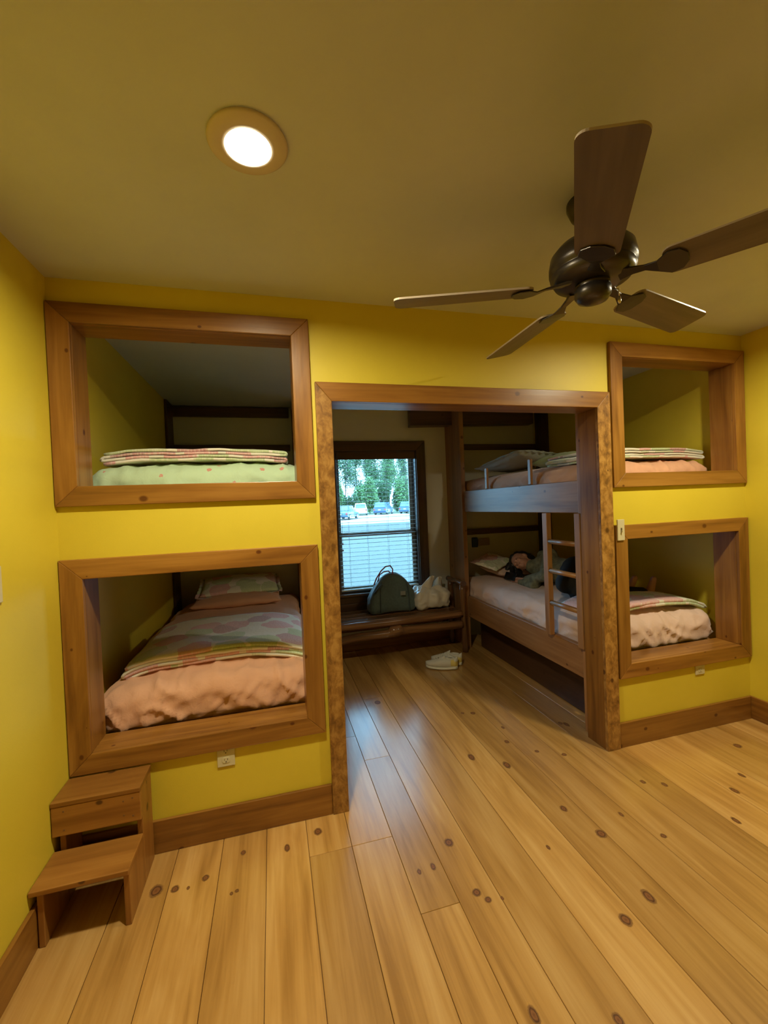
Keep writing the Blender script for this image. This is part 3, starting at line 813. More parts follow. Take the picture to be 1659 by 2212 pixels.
def switch(name, loc, axis, label):
    x, y, z_ = loc
    t = empty(name, loc, label, 'light switch', 'ivory light switches')
    if axis == 'y':
        bevel(box('cover_plate', x-.026, x+.022, y-.031, y-.0222, z_-.060, z_+.060, M_PLATE, t), .002)
        box('toggle_slot', x-.006, x+.004, y-.0322, y-.0308, z_-.012, z_+.012, M_SLOT, t)
        bm = newbm(); add_box(bm, x-.0045, x+.0025, y-.043, y-.0321, z_-.012, z_-.003); obj('toggle', bm, M_PLATE, t)
    else:
        bevel(box('cover_plate', x+.0003, x+.007, y-.036, y+.036, z_-.058, z_+.058, M_PLATE, t), .002)
        box('toggle_slot', x+.0068, x+.0082, y-.005, y+.005, z_-.012, z_+.012, M_SLOT, t)
        bm = newbm(); add_box(bm, x+.0081, x+.018, y-.0035, y+.0035, z_-.012, z_-.003); obj('toggle', bm, M_PLATE, t)
switch('light_switch', (1.630, 0, 1.262), 'y', 'ivory toggle switch beside the doorway casing on the right')
switch('light_switch.001', (XL, -.430, 1.258), 'x', 'ivory switch plate on the left wall')

# ================================================================== LOG BENCH
bn = empty('log_bench', (.75, 1.95, 0), 'rustic log bench with bark-edged rails under the window', 'bench')
bm = newbm()
for i, (y0, y1) in enumerate(((1.765, 1.885), (1.889, 2.01), (2.014, 2.135))):
    add_box(bm, .03, 1.44, y0, y1, .375, .408, 0)
bevel(obj('seat', bm, M_LOG, bn), .008)
def log(name, p0, p1, r_, wob=.012, knot=None, n=26, par=bn, m=M_LOG):
    p0, p1 = Vector(p0), Vector(p1); pts = []; rr = []
    for i in range(n+1):
        t = i/n; p = p0.lerp(p1, t)
        p += Vector((0, nz((t*4, p0.x*3, 1.1))*wob, nz((t*4.3, p0.z*5, 7.7))*wob)); q = r_*(1+.12*nz((t*7, p0.z, 3)))
        if knot and abs(t-knot) < .035: q *= 1.45; p.z += .012
        pts.append(p); rr.append(q)
    return tube(name, pts, rr, m, par, 16)
log('front_rail', (.03, 1.745, .372), (1.44, 1.745, .372), .032, .004)
log('stretcher', (.03, 1.75, .262), (1.44, 1.75, .272), .038, .02, knot=.52, n=60)
log('back_stretcher', (.03, 2.10, .25), (1.44, 2.10, .25), .034)
def vlog(name, p0, p1, r_):
    pts = [Vector(p0).lerp(Vector(p1), i/10)+Vector((nz((i*.4, 2, p0[1]))*.01, 0, 0)) for i in range(11)]
    tube(name, pts, [r_*(1+.1*nz((i*.7, p0[0], 5))) for i in range(11)], M_LOG, bn, 16)
for x_ in (.03, 1.465):
    vlog('leg', (x_, 1.745, 0.002), (x_, 1.77, .655), .027); vlog('leg', (x_, 2.06, 0.002), (x_, 2.05, .655), .027)
    log('arm_rest', (x_, 1.73, .665), (x_, 2.10, .665), .027, .008, n=10)

# ---- duffel bag on the bench
bag = empty('duffel_bag', (.80, 1.97, .41), 'dark green rounded duffel bag with cord handles on the bench', 'bag')
M_BAG = plain('bag_canvas', (.085, .125, .12), .75, bump_s=.2, bump_scale=60, var=.12, sheen=.3)
M_BAG2 = plain('bag_side', (.05, .07, .07), .7, bump_s=.15, bump_scale=60)
def bag_disp(p, n):
    q = p.copy(); t = (p.z-.412)/.375
    k = 1-.20*max(0, t)**4
    q.x = .80+(p.x-.80)*k+.012*max(0, t); q.y = 1.985+(p.y-1.985)*(1-.60*max(0, t)**1.5)
    q.z -= (.135 if p.x < .80 else .115)*abs((p.x-.80)/.225)**2.2*max(0, t)
    q += n*(.010*nz((p.x*6, p.y*6, p.z*6))+.005*nz((p.x*18, p.y*18, p.z*18)))
    q.z = max(q.z, .4125)
    return q
bb = rounded(.565, 1.035, 1.88, 2.10, .412, .79, .06, .02, bag_disp)
obj('body', bb, M_BAG, bag)
bm = newbm()
for x_ in (.70, .72):
    pass
def seam(name, x_, m, w_=.012):
    pts = []
    for i in range(25):
        t = i/24; z_ = .425+.33*math.sin(t*PI/2)
        p = bag_disp(Vector((x_, 1.88-.004, z_)), Vector((0, -1, 0))); pts.append(p+Vector((0, -.004, 0)))
    tube(name, pts, w_/2, m, bag, 8)
seam('side_piping', .665, M_BAG2, .010); seam('side_piping', .955, M_BAG2, .014)
M_CORD = plain('cord_maroon', (.28, .07, .09), .6, bump_s=.1)
tube('handle', [(.625, 1.95, .69), (.65, 1.94, .755), (.70, 1.94, .825), (.745, 1.94, .862), (.795, 1.945, .868), (.82, 1.95, .83), (.815, 1.955, .775)], .0065, M_CORD, bag, 10)
tube('handle', [(.675, 2.0, .71), (.70, 2.01, .775), (.74, 2.01, .80), (.79, 2.01, .806), (.815, 2.01, .785)], .006, M_CORD, bag, 10)
bevel(box('label_patch', .865, .915, 1.8635, 1.868, .585, .625, plain('patch', (.22, .24, .22), .6, bump_s=.1), bag), .001)
bm = newbm(); add_tube(bm, [(.62, 1.90, .62), (.66, 1.885, .67), (.69, 1.885, .70)], .012, 10); obj('strap', bm, M_BAG2, bag)
# ---- white plastic bag
pb = empty('plastic_bag', (1.20, 1.98, .41), 'crumpled white plastic carrier bag at the right end of the bench', 'bag')
M_PLB = plain('white_plastic', (.62, .58, .50), .32, bump_s=.5, bump_scale=22)
def pb_disp(p, n):
    q = p.copy(); t = (p.z-.412)/.25
    q.x = 1.20+(p.x-1.20)*(1-.35*max(0, t)**2); q.y = 1.98+(p.y-1.98)*(1-.35*max(0, t)**2)
    q.z -= .06*max(0, t)*max(0, -(p.x-1.20)/.2)*0
    r_ = abs(nz((p.x*7, p.y*7, p.z*10)))*.040+abs(nz((p.x*15+3, p.y*15, p.z*24)))*.018
    q += n*(r_-.02); q.z = max(q.z, .4115)
    return q
obj('bag_body', rounded(1.00, 1.405, 1.84, 2.11, .412, .635, .075, .014, pb_disp), M_PLB, pb)
def ear(x0, x1, xt, zt, y_):
    bm = newbm(); n = 8; rows = []
    for i in range(n+1):
        t = i/n; row = []
        for j in range(7):
            s_ = j/6; x = x0+(x1-x0)*s_; x = x*(1-t)+(xt-.025+.05*s_)*t
            row.append(bm.verts.new((x, y_+.018*math.sin(s_*PI*2+t*3)*(1-t*.5), .60+(zt-.60)*t-.01*abs(s_-.5))))
        rows.append(row)
    for i in range(n):
        for j in range(6): bm.faces.new((rows[i][j], rows[i][j+1], rows[i+1][j+1], rows[i+1][j])).smooth = True
    o = obj('bag_handle', bm, M_PLB, pb); md = o.modifiers.new('s', 'SOLIDIFY'); md.thickness = .003
ear(1.06, 1.22, 1.22, .735, 1.93); ear(1.22, 1.36, 1.33, .71, 2.0)

# ================================================================== SNEAKERS
M_SHOE = plain('shoe_mesh', (.66, .63, .54), .7, bump_s=.3, bump_scale=300)
M_SOLE = plain('shoe_sole', (.74, .71, .58), .5)
M_LINE = plain('shoe_lining', (.10, .10, .09), .9)
M_YEL = plain('shoe_heel_yellow', (.72, .58, .16), .6)
def shoe(name, loc, ang, mirror, label):
    t = empty(name, loc, label, 'sneaker', 'pair of white sneakers')
    Lx = .285
    def sec(u):   # half width, centre offset
        hw = .034+.016*math.sin(min(1, max(0, (u-.15)/.85))*PI)**.8 if u < .97 else .03
        hw = .033*(1-(1-min(1, u/.12))**2)**.5*1.0 if u < .06 else hw
        if u > .80: hw *= max(.05, (1-((u-.80)/.20)**2.4))**.5
        return hw, mirror*.012*math.sin(u*PI)
    def loft(hfun, zb, k0=1.0, top_round=.5, n=28, m_=20, u0=0, u1=1):
        bm = newbm(); rings = []
        for i in range(n+1):
            u = u0+(u1-u0)*i/n; hw, off = sec(min(.995, max(.005, u))); h = hfun(u); ring = []
            for k in range(m_):
                a = 2*PI*k/m_; c, s_ = math.cos(a), math.sin(a)
                ring.append(bm.verts.new(((u-.5)*Lx, off+hw*k0*math.copysign(abs(c)**.7, c)*(1 if s_ < 0 else 1-top_round*s_**2*.6), zb+h*(.5+.5*math.copysign(abs(s_)**.8, s_)))))
            rings.append(ring)
        for a_, b_ in zip(rings, rings[1:]):
            for k in range(m_): bm.faces.new((a_[k], a_[(k+1) % m_], b_[(k+1) % m_], b_[k])).smooth = True
        bm.faces.new(rings[0][::-1]); bm.faces.new(rings[-1]); bmesh.ops.recalc_face_normals(bm, faces=bm.faces[:])
        return bm
    def put(nm, bm, mt, par=t):
        me = bpy.data.meshes.new(nm); bm.to_mesh(me); bm.free(); me.materials.append(mt)
        for p in me.polygons: p.use_smooth = True
        o = bpy.data.objects.new(nm, me); COL.objects.link(o); o.parent = par; return o
    put('sole', loft(lambda u: .030-.006*math.sin(u*PI)+.010*max(0, .2-u)*3, .001, 1.08, 0), M_SOLE)
    def up(u):
        if u < .30: return .075+.02*max(0, (.12-u)/.12)
        if u < .45: return .080
        return .080-.045*((u-.45)/.55)**1.1
    put('upper', loft(up, .018, .98, .9), M_SHOE)
    for nm_, pr_, mt_ in (('collar', [(.020, .090), (.024, .100), (.028, .100), (.031, .090), (.031, .07)], M_SHOE), ('lining', [(0, .088), (.0225, .090)], M_LINE)):
        bm = newbm(); add_lathe(bm, (-.078, 0, .0), pr_, 24)
        bmesh.ops.scale(bm, vec=(1.55, .95, 1), verts=bm.verts[:], space=Matrix.Translation((.078, 0, 0)))
        put(nm_, bm, mt_)
    put('heel_counter', loft(lambda u: .068, .022, 1.03, .4, 10, 20, .0, .2), M_YEL)
    put('tongue', loft(lambda u: .030+.03*(1-(u-.38)/.2), .062, .42, .4, 10, 16, .38, .58), M_SHOE)
    for i in range(4):
        u = .45+.075*i; x = (u-.5)*Lx; z_ = .018+up(u)+.001
        bm = newbm(); add_tube(bm, [(x, -.026, z_-.012), (x+.004, -.012, z_), (x+.006, 0, z_+.002), (x+.004, .012, z_), (x, .026, z_-.012)], .0026, 6); put('lace', bm, M_SOLE)
    bm = newbm(); add_tube(bm, [(-.015, 0, .10), (-.01, .03*-1, .095), (.0, -.055, .05), (.004, -.066, .004)], .002, 6); put('lace', bm, M_SOLE)
    t.rotation_euler = (0, 0, ang)
shoe('sneaker', (1.095, 1.455, 0), math.radians(150), 1, 'white sneaker with yellow heel, nearer of the pair on the floor')
shoe('sneaker.001', (1.175, 1.535, 0), math.radians(143), -1, 'white sneaker partly hidden behind its mate, farther of the pair')

# ================================================================== PERSON
def capsules(name, caps, mt, parent, voxel, smooth=4, extra=None):
    bm = bmesh.new()
    for (p0, r0_, p1, r1_) in caps:
        p0, p1 = Vector(p0), Vector(p1); d = p1-p0; n = max(2, int(d.length/(min(r0_, r1_)*.5))+1)
        for i in range(n+1):
            t = i/n; bmesh.ops.create_icosphere(bm, subdivisions=2, radius=r0_+(r1_-r0_)*t, matrix=Matrix.Translation(p0.lerp(p1, t)))
    if extra: extra(bm)
    me = bpy.data.meshes.new(name); bm.to_mesh(me); bm.free()
    tmp = bpy.data.objects.new('tmp', me); COL.objects.link(tmp)
    rm = tmp.modifiers.new('r', 'REMESH'); rm.mode = 'VOXEL'; rm.voxel_size = voxel
    sm = tmp.modifiers.new('s', 'SMOOTH'); sm.iterations = smooth; sm.factor = .5
    dg = bpy.context.evaluated_depsgraph_get(); dg.update()
    me2 = bpy.data.meshes.new_from_object(tmp.evaluated_get(dg))
    bpy.data.objects.remove(tmp)
    b2 = newbm(); b2.from_mesh(me2)
    o = obj(name, b2, mt, parent, smooth=True); return o
ps = empty('person', (2.05, 1.1, .66), 'person in olive top and black trousers lying on the lower right bunk holding a phone', 'person')
M_SKIN = plain('skin', (.52, .27, .19), .5, bump_s=.05, bump_scale=150)
M_SKIN.node_tree.nodes['Principled BSDF'].inputs['Subsurface Weight'].default_value = 0.0
M_HAIR = plain('black_hair', (.012, .011, .012), .45, bump_s=.6, bump_scale=90)
M_HOOD = plain('olive_fleece', (.17, .17, .11), .9, bump_s=.4, bump_scale=30, var=.35)
M_PANT = plain('black_trousers', (.010, .010, .011), .85, bump_s=.3, bump_scale=30)
HC = Vector((1.985, 1.525, .868))
# head frame: crown towards +y (and a little up), face towards the passage (-x)
crown = Vector((-.05, .96, .24)).normalized(); face = Vector((-.86, -.14, .02)); face = (face-crown*face.dot(crown)).normalized(); ear_ = crown.cross(face)
def H(c, f, e): return HC+crown*c+face*f+ear_*e
def head(bm):
    def ell(c, f, e, rc, rf, re, sub=3):
        m_ = Matrix.Translation(H(c, f, e)) @ Matrix((crown, face, ear_)).transposed().to_4x4() @ Matrix.Diagonal((rc, rf, re, 1))
        bmesh.ops.create_icosphere(bm, subdivisions=sub, radius=1, matrix=m_)
    ell(.02, -.01, 0, .108, .098, .077); ell(-.05, .025, 0, .062, .062, .055); ell(-.088, .058, 0, .022, .022, .024)
    ell(-.01, .078, 0, .020, .024, .045, 2)            # brow
    ell(-.035, .098, 0, .026, .017, .011, 2); ell(-.048, .108, 0, .011, .012, .015, 2)   # nose
    ell(-.072, .086, 0, .0055, .010, .021, 2); ell(-.080, .084, 0, .0065, .010, .019, 2)  # lips
    for s_ in (-1, 1):
        ell(-.035, .065, s_*.034, .024, .022, .020, 2)   # cheeks
        ell(-.012, -.005, s_*.076, .030, .018, .009, 2)  # ears
        ell(-.016, .079, s_*.031, .009, .010, .013, 2)   # eyelids
caps = []
NB = H(-.09, -.02, 0); CH = Vector((2.10, 1.33, .83)); HP = Vector((2.13, 1.0, .82))
caps += [(H(-.04, -.03, 0), .052, NB, .050), (NB, .050, CH+Vector((-.02, .05, 0)), .06), (CH, .095, (CH+HP)/2, .085), ((CH+HP)/2, .085, HP, .098)]
SU = Vector((2.10, 1.27, .945)); EU = Vector((1.93, 1.10, .80)); WU = Vector((1.885, 1.335, .735))
SLo = Vector((2.06, 1.38, .735)); EL = Vector((1.88, 1.20, .705)); WL = Vector((1.87, 1.40, .71))
caps += [(CH, .08, SU, .058), (SU, .05, EU, .038), (EU, .036, WU, .024), (CH, .08, SLo, .055), (SLo, .048, EL, .036), (EL, .035, WL, .024)]
K1 = Vector((1.86, .76, .80)); A1 = Vector((2.24, .63, .735)); K2 = Vector((1.93, .70, .735)); A2 = Vector((2.33, .52, .725))
caps += [(HP+Vector((0, 0, .04)), .085, K1, .058), (K1, .055, A1, .036), (HP-Vector((0, 0, .05)), .085, K2, .056), (K2, .053, A2, .036)]
caps += [(A1, .036, A1+Vector((.06, -.02, -.01)), .032), (A1+Vector((.06, -.02, 0)), .032, A1+Vector((.07, -.07, .10)), .022),
         (A2, .036, A2+Vector((.06, -.01, -.005)), .032), (A2+Vector((.06, -.01, 0)), .032, A2+Vector((.07, -.04, .11)), .022)]
def hand(W_, dirv, nrm, side, curl=.55, sc=1.0):
    d = Vector(dirv).normalized(); n = Vector(nrm).normalized(); s_ = d.cross(n).normalized()*side; out = []
    palm = W_+d*.045
    for k, off in enumerate((-.027, -.009, .009, .027)):
        base = W_+d*.078+s_*off; out.append((W_+d*.01+s_*off*.6, .014, base, .0105))
        L = (.040, .045, .042, .034)[k]; a = 0; p = base
        for q in range(3):
            a += curl*(.7 if q == 0 else 1); dd = d*math.cos(a)+n*math.sin(a); p2 = p+dd*L*(1, .62, .5)[q]
            out.append((p, .0095-.001*q, p2, .0088-.001*q)); p = p2
    b = W_+d*.022-s_*.022; t1 = b+(d*.6-s_*.75+n*.25).normalized()*.040; t2 = t1+(d*.8-s_*.1+n*.5).normalized()*.030
    out += [(b, .015, t1, .011), (t1, .011, t2, .009)]
    return out
caps += hand(WU, (-.10, .95, .0), (-.25, .25, -.95), 1, .50)
caps += hand(WL, (-.05, 1.0, .02), (-.15, .25, .95), -1, .35)
capsules('body', caps, M_SKIN, ps, .0055, 3, head)
M_EYE = plain('eye_dark', (.03, .02, .02), .25)
for s_ in (-1, 1):
    bm = newbm(); bmesh.ops.create_uvsphere(bm, u_segments=12, v_segments=8, radius=.0085, matrix=Matrix.Translation(H(-.016, .0825, s_*.031))); obj('eye', bm, M_EYE, ps)
def hood_extra(bm):
    pass
capsules('hooded_top', [(NB-crown*.035, .066, CH, .10), (CH, .128, (CH+HP)/2, .118), ((CH+HP)/2, .118, HP+Vector((0, .02, 0)), .125),
    (CH, .10, SU, .074), (SU, .066, EU, .053), (EU, .052, WU-(WU-EU)*.12, .038), (CH, .10, SLo, .068), (SLo, .06, EL, .048), (EL, .047, WL-(WL-EL)*.12, .037),
    (Vector((2.16, 1.43, .80)), .06, Vector((2.13, 1.42, .93)), .05)], M_HOOD, ps, .011, 3)
capsules('trousers', [(HP, .122, HP-Vector((.04, .06, 0)), .12), (HP+Vector((0, -.02, .04)), .11, K1, .078), (K1, .074, A1, .05), (HP-Vector((0, .02, .04)), .11, K2, .076), (K2, .072, A2, .05)], M_PANT, ps, .011, 3)
def HE(bm):
    pass
hc = [(H(.045, -.03, .0), .092, H(.0, -.05, 0), .088), (H(.09, .0, .03), .045, H(.09, .02, -.03), .045), (H(.085, .055, .02), .028, H(.085, .055, -.03), .03),
      (H(.03, -.06, -.03), .07, H(-.07, -.09, 0), .05),
      (H(.095, .03, -.045), .032, H(.06, .06, -.085), .026), (H(.06, .06, -.085), .026, H(.0, .09, -.125), .024), (H(.0, .09, -.125), .024, Vector((1.885, 1.46, .745)), .016),
      (H(.05, .0, -.075), .035, H(-.03, .03, -.12), .03), (H(-.03, .03, -.12), .03, Vector((1.92, 1.42, .73)), .02),
      (H(.10, .0, -.04), .04, H(.14, .03, -.09), .035), (H(.14, .03, -.09), .035, H(.13, .06, -.13), .022)]
capsules('hair', hc, M_HAIR, ps, .008, 2)
ph = empty('mobile_phone', (1.835, 1.50, .745), 'dark phone held in front of the lying person', 'phone')
ph.rotation_euler = (math.radians(0), math.radians(-62), math.radians(8))
M_PH = plain('phone_case', (.02, .022, .03), .35)
def local_box(nm, x0, x1, y0, y1, z0, z1, m, par):
    bm = newbm(); add_box(bm, x0, x1, y0, y1, z0, z1); me = bpy.data.meshes.new(nm); bm.to_mesh(me); bm.free(); me.materials.append(m)
    o = bpy.data.objects.new(nm, me); COL.objects.link(o); o.parent = par; return o
bevel(local_box('phone_case', -.037, .037, -.075, .075, -.005, .004, M_PH, ph), .003)
local_box('phone_screen', -.033, .033, -.070, .070, .0035, .0048, plain('phone_glass', (.01, .01, .012), .1), ph)

# ================================================================== OUTSIDE
def ground_mat():
    m, nt, b = mat('gravel_and_grass')
    t = nt.nodes.new('ShaderNodeTexCoord'); sp = nt.nodes.new('ShaderNodeSeparateXYZ'); nt.links.new(t.outputs['Object'], sp.inputs[0])
    n = noi(nt, t.outputs['Object'], .35, 5, .6); f = noi(nt, t.outputs['Object'], 3.0, 4, .7)
    y = mathn(nt, 'ADD', sp.outputs[1], mathn(nt, 'MULTIPLY', mathn(nt, 'SUBTRACT', n, .5), 3.0))
    r_ = ramp(nt, [(0.0, (.056, .058, .045)), (.20, (.060, .062, .048)), (.215, (.046, .048, .045)), (.34, (.050, .052, .048)), (.355, (.34, .32, .27)), (.62, (.36, .34, .29)), (.64, (.10, .14, .06))], mathn(nt, 'DIVIDE', y, 100.0))
    r_.color_ramp.interpolation = 'LINEAR'
    c = mix(nt, .35, r_.outputs[0], ramp(nt, [(.35, (.62, .62, .62)), (.65, (1, 1, 1))], f).outputs[0], 'MULTIPLY')
    nt.links.new(c, b.inputs['Base Color']); b.inputs['Roughness'].default_value = .95
    return m
gb = newbm()
ys = [2.45, 4, 8, 14, 22, 34, 48, 62, 75, 95, 160]
def gz(x, y): return -.42+(min(y, 62)-2.4)*.0088-.004*(x-13)*min(1, y/60)+(max(0, y-62)*.01)
rows = [[gb.verts.new((x, y, gz(x, y))) for x in range(-60, 101, 10)] for y in ys]
for a_, b_ in zip(rows, rows[1:]):
    for i in range(len(a_)-1): gb.faces.new((a_[i], a_[i+1], b_[i+1], b_[i])).smooth = True
# give the ground some body
ret = bmesh.ops.extrude_face_region(gb, geom=gb.faces[:]); vs = [v for v in ret['geom'] if isinstance(v, bmesh.types.BMVert)]
bmesh.ops.translate(gb, verts=vs, vec=(0, 0, -.5)); bmesh.ops.recalc_face_normals(gb, faces=gb.faces[:])
tag(obj('parking_ground', gb, ground_mat(), base=(0, 0, 0)), 'pale gravel parking ground outside the window', 'ground', kind='structure')

def car(name, loc, ang, L, W_, Hh, kind, col, label):
    t = empty(name, loc, label, 'car', 'cars parked beyond the window')
    mp = plain('car_paint_'+name, col, .3, bump_s=.0); mp.node_tree.nodes['Principled BSDF'].inputs['Coat Weight'].default_value = .6
    gm = plain('car_glass_'+name, (.10, .16, .19), .08); tm = plain('tyre_'+name, (.02, .02, .02), .8)
    def put(nm, bm, m, smooth=False, bv=0):
        me = bpy.data.meshes.new(nm); bm.to_mesh(me); bm.free(); me.materials.append(m)
        o = bpy.data.objects.new(nm, me); COL.objects.link(o); o.parent = t
        if bv: bevel(o, bv, 3)
        return o
    hb = Hh*.56; z0 = .28
    def prism(prof, hw0, hw1, zlo, zhi, bm):
        a = []; b = []
        for (x, z_) in prof:
            k = (z_-zlo)/(zhi-zlo) if zhi > zlo else 0; hw = hw0+(hw1-hw0)*k
            a.append(bm.verts.new((x, -hw, z_))); b.append(bm.verts.new((x, hw, z_)))
        n = len(prof); bm.faces.new(a[::-1]); bm.faces.new(b)
        for i in range(n): bm.faces.new((a[i], a[(i+1) % n], b[(i+1) % n], b[i]))
        bmesh.ops.recalc_face_normals(bm, faces=bm.faces[:])
    h = L/2
    bm = newbm()
    prism([(-h, z0+.1), (-h+.1, z0), (h-.1, z0), (h, z0+.1), (h-.03, hb*.86), (h*.45, hb), (-h*.9, hb), (-h+.02, hb*.9)], W_/2, W_/2*.97, z0, hb, bm)
    put('car_body', bm, mp, bv=.06)
    if kind == 'pickup': x0, x1, xt0, xt1 = -h*.05, h*.5, h*.02, h*.36
    elif kind == 'suv': x0, x1, xt0, xt1 = -h*.93, h*.48, -h*.84, h*.22
    else: x0, x1, xt0, xt1 = -h*.72, h*.45, -h*.42, h*.18
    bm = newbm(); prism([(x0, hb-.02), (x1, hb-.02), (xt1, Hh), (xt0, Hh)], W_/2*.95, W_/2*.74, hb, Hh, bm)
    put('cabin', bm, mp, bv=.05)
    bm = newbm(); e = .012; zb, zt_ = hb+.06, Hh-.10
    def pt(x_, z_, s_):
        k = (z_-hb)/(Hh-hb); return (x_, s_*(W_/2*.95+(W_/2*.74-W_/2*.95)*k+e), z_)
    def xl(z_, a_, b_): return a_+(b_-a_)*(z_-hb)/(Hh-hb)
    for s_ in (-1, 1):
        xm = (x0+x1)/2
        for (ua, ub) in ((.07, .47), (.53, .93)):
            q = []
            for (z_, u) in ((zb, ua), (zb, ub), (zt_, ub), (zt_, ua)):
                a_, b_ = xl(z_, x0, xt0), xl(z_, x1, xt1); q.append(bm.verts.new(pt(a_+(b_-a_)*u, z_, s_)))
            bm.faces.new(q)
    for (xa, xb, sg) in ((x0, xt0, -1), (x1, xt1, 1)):
        q = []
        for (z_, s_) in ((zb, -1), (zb, 1), (zt_, 1), (zt_, -1)):
            k = (z_-hb)/(Hh-hb); hw = (W_/2*.95+(W_/2*.74-W_/2*.95)*k)*.86; q.append(bm.verts.new((xl(z_, xa, xb)+sg*e, s_*hw, z_)))
        bm.faces.new(q)
    o = put('car_window', bm, gm); md = o.modifiers.new('s', 'SOLIDIFY'); md.thickness = .02; md.offset = 0
    for s_ in (-1, 1):
        for x_ in (-h*.62, h*.64):
            bm = newbm(); add_tube(bm, [(x_, s_*(W_/2-.20), .34), (x_, s_*(W_/2+.01), .34)], .34, 20); wh = put('wheel', bm, tm)
            bm = newbm(); add_tube(bm, [(x_, s_*(W_/2+.0), .34), (x_, s_*(W_/2+.025), .34)], .19, 16)
            me = bpy.data.meshes.new('hubcap'); bm.to_mesh(me); bm.free(); me.materials.append(M_WHITE); hc_ = bpy.data.objects.new('hubcap', me); COL.objects.link(hc_); hc_.parent = wh
        bm = newbm(); add_box(bm, -h-.015, -h+.03, s_*W_*.42-.1, s_*W_*.42+.1, hb*.62, hb*.85); put('tail_light', bm, plain('tail_'+name, (.4, .03, .03), .3))
    bm = newbm(); add_box(bm, -h-.05, -h+.05, -W_*.46, W_*.46, z0+.05, z0+.24); put('rear_bumper', bm, plain('bumper_'+name, tuple(x*.6 for x in col), .5), bv=.02)
    bm = newbm(); add_box(bm, -h-.062, -h-.048, -.2, .2, hb*.62, hb*.62+.14); put('number_plate', bm, M_WHITE)
    t.rotation_euler = (0, 0, ang)
NAVY = (.02, .06, .16)
for nm, x, y, ang, L, W_, Hh, kd, col, lab in (
    ('parked_car', 12.65, 60.5, 78, 4.6, 1.95, 1.80, 'suv', (.85, .86, .86), 'white sport utility car parked second from the left outside'),
    ('parked_car.001', 16.4, 61, 60, 4.9, 2.0, 1.85, 'suv', NAVY, 'dark blue car parked right of the white one'),
    ('parked_car.002', 20.5, 61, 55, 4.4, 1.9, 1.85, 'suv', (.03, .08, .15), 'dark blue car at the right edge of the window view'),
    ('parked_car.003', 8.0, 46.5, 62, 4.4, 1.85, 1.62, 'sedan', (.03, .09, .15), 'nearest dark car at the left edge of the window view')):
    car(nm, (x, y, gz(x, y)+.0), math.radians(ang), L, W_, Hh, kd, col, lab)

M_BARK = plain('bark', (.045, .038, .03), .9, bump_s=.3, bump_scale=6)
M_LEAF = plain('leaf', (.06, .12, .045), .7, var=.4, bump_scale=.8)
M_LEAF.node_tree.nodes['Principled BSDF'].inputs['Transmission Weight'].default_value = 0.0
M_LEAF2 = plain('leaf_spring', (.09, .17, .055), .7, var=.35, bump_scale=.8)
def leaves(bm, c, rad, n, sz):
    for _ in range(n):
        while True:
            p = Vector((rnd.uniform(-1, 1), rnd.uniform(-1, 1), rnd.uniform(-1, 1)))
            if p.length < 1: break
        p = Vector(c)+Vector((p.x*rad[0], p.y*rad[1], p.z*rad[2]))
        a = Vector((rnd.uniform(-1, 1), rnd.uniform(-1, 1), rnd.uniform(-1, 1))).normalized(); b = a.orthogonal().normalized()
        s_ = sz*rnd.uniform(.6, 1.3)
        bm.faces.new([bm.verts.new(p+a*s_), bm.verts.new(p+b*s_*.6), bm.verts.new(p-a*s_), bm.verts.new(p-b*s_*.6)])
def tree(name, x, y, hgt, r_, nleaf, m, label):
    z0 = gz(x, y)-.05; t = empty(name, (x, y, z0), label, 'tree', 'trees behind the parked cars')
    bm = newbm(); lf = newbm(); lean = rnd.uniform(-.05, .05)
    pts = [Vector((x+lean*hgt*i/8+.12*nz((i*.6, x, 0)), y+.1*nz((i*.6, y, 2)), z0+hgt*i/8)) for i in range(9)]
    add_tube(bm, pts, [r_*.62*(1-.10*i) for i in range(9)], 8)
    for k in range(26):
        i = rnd.randint(2, 8); p = pts[i]; a = rnd.uniform(0, 2*PI); L = rnd.uniform(1.6, 3.0)*(1.15-i/12); q = [p]
        d = Vector((math.cos(a)*.6, math.sin(a)*.6, rnd.uniform(.6, 1.1))).normalized()
        for s_ in range(4):
            d = (d+Vector((rnd.uniform(-.2, .2), rnd.uniform(-.2, .2), .12))).normalized(); q.append(q[-1]+d*L/4)
        add_tube(bm, q, [r_*.32*(1-.2*j) for j in range(5)], 5)
        for j in (1, 2, 3, 4):
            dd = (d+Vector((rnd.uniform(-.9, .9), rnd.uniform(-.9, .9), rnd.uniform(-.1, .5)))).normalized(); e_ = q[j]+dd*L*.4
            add_tube(bm, [q[j], (q[j]+e_)/2+Vector((0, 0, .05)), e_], [r_*.12, r_*.09, r_*.05], 4)
            if nleaf: leaves(lf, e_, (1.2, 1.2, 1.3), int(nleaf/12)+14, .15)
    obj('trunk', bm, M_BARK, t)
    if nleaf: obj('foliage', lf, m, t)
    else: lf.free()
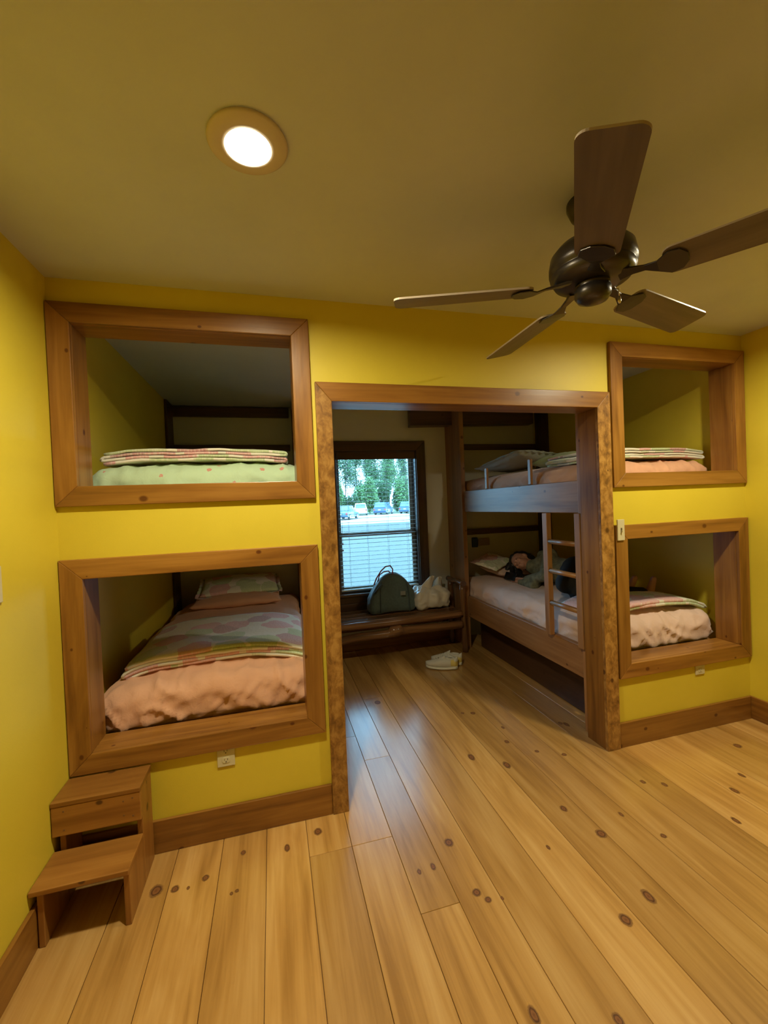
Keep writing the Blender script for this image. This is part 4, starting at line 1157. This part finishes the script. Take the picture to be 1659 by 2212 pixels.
def shrub(name, x, y, rx, h_, n, m, label):
    z0 = gz(x, y)-.03; t = empty(name, (x, y, z0), label, 'shrub', 'leafy undergrowth behind the cars')
    bm = newbm()
    for k in range(5): add_tube(bm, [(x, y, z0), (x+rnd.uniform(-1, 1)*rx*.5, y, z0+h_*.8)], [.07, .03], 6)
    obj('stem', bm, M_BARK, t)
    lf = newbm()
    for k in range(7):
        c = (x+rnd.uniform(-.7, .7)*rx, y+rnd.uniform(-.6, .6), z0+h_*rnd.uniform(.3, .75)); leaves(lf, c, (rx*.42, .7, h_*.30), n//7, .17)
    obj('foliage', lf, m, t)
# the same words hold for every tree: nothing in the photo tells them apart
tx = [(9.5, 74, 14, .15, 700), (18.5, 74, 15, .17, 500), (27.5, 74, 15, .16, 1100), (14.2, 83.5, 17, .19, 700), (23.4, 83.5, 17, .18, 1200), (32.6, 83.5, 17, .18, 1100),
      (9.8, 93, 19, .2, 700), (19.0, 93, 20, .2, 1000), (28.2, 93, 20, .2, 1300), (14.6, 102.5, 21, .22, 500), (24.0, 102.5, 21, .22, 1300), (33.4, 102.5, 21, .22, 1300), (32.0, 113, 22, .22, 2000), (42.0, 113, 22, .22, 1500)]
for i, (x, y, h_, r_, nl) in enumerate(tx):
    tree('tree' if i == 0 else 'tree.%03d' % i, x, y, h_, r_, nl, M_LEAF if i % 2 else M_LEAF2, 'tall thin tree with sparse spring leaves beyond the parking ground')
for i, (x, y_, rx, h_) in enumerate(((9.2, 64.6, 1.5, 5.4), (12.1, 67.6, 1.5, 4.6), (15.0, 64.6, 1.5, 6.2), (18.0, 67.6, 1.6, 5.8), (20.9, 64.6, 1.5, 8.0), (24.0, 67.6, 1.6, 7.0), (27.2, 64.6, 1.6, 6.6), (18.9, 84.5, 2.0, 6.5), (15.6, 72.5, 1.7, 5.2), (22.2, 72.8, 1.7, 6.4))):
    shrub('shrub' if i == 0 else 'shrub.%03d' % i, x, y_, rx, h_, 3400, M_LEAF2 if i % 2 == 0 else M_LEAF, 'bright green leafy undergrowth behind the parked cars')
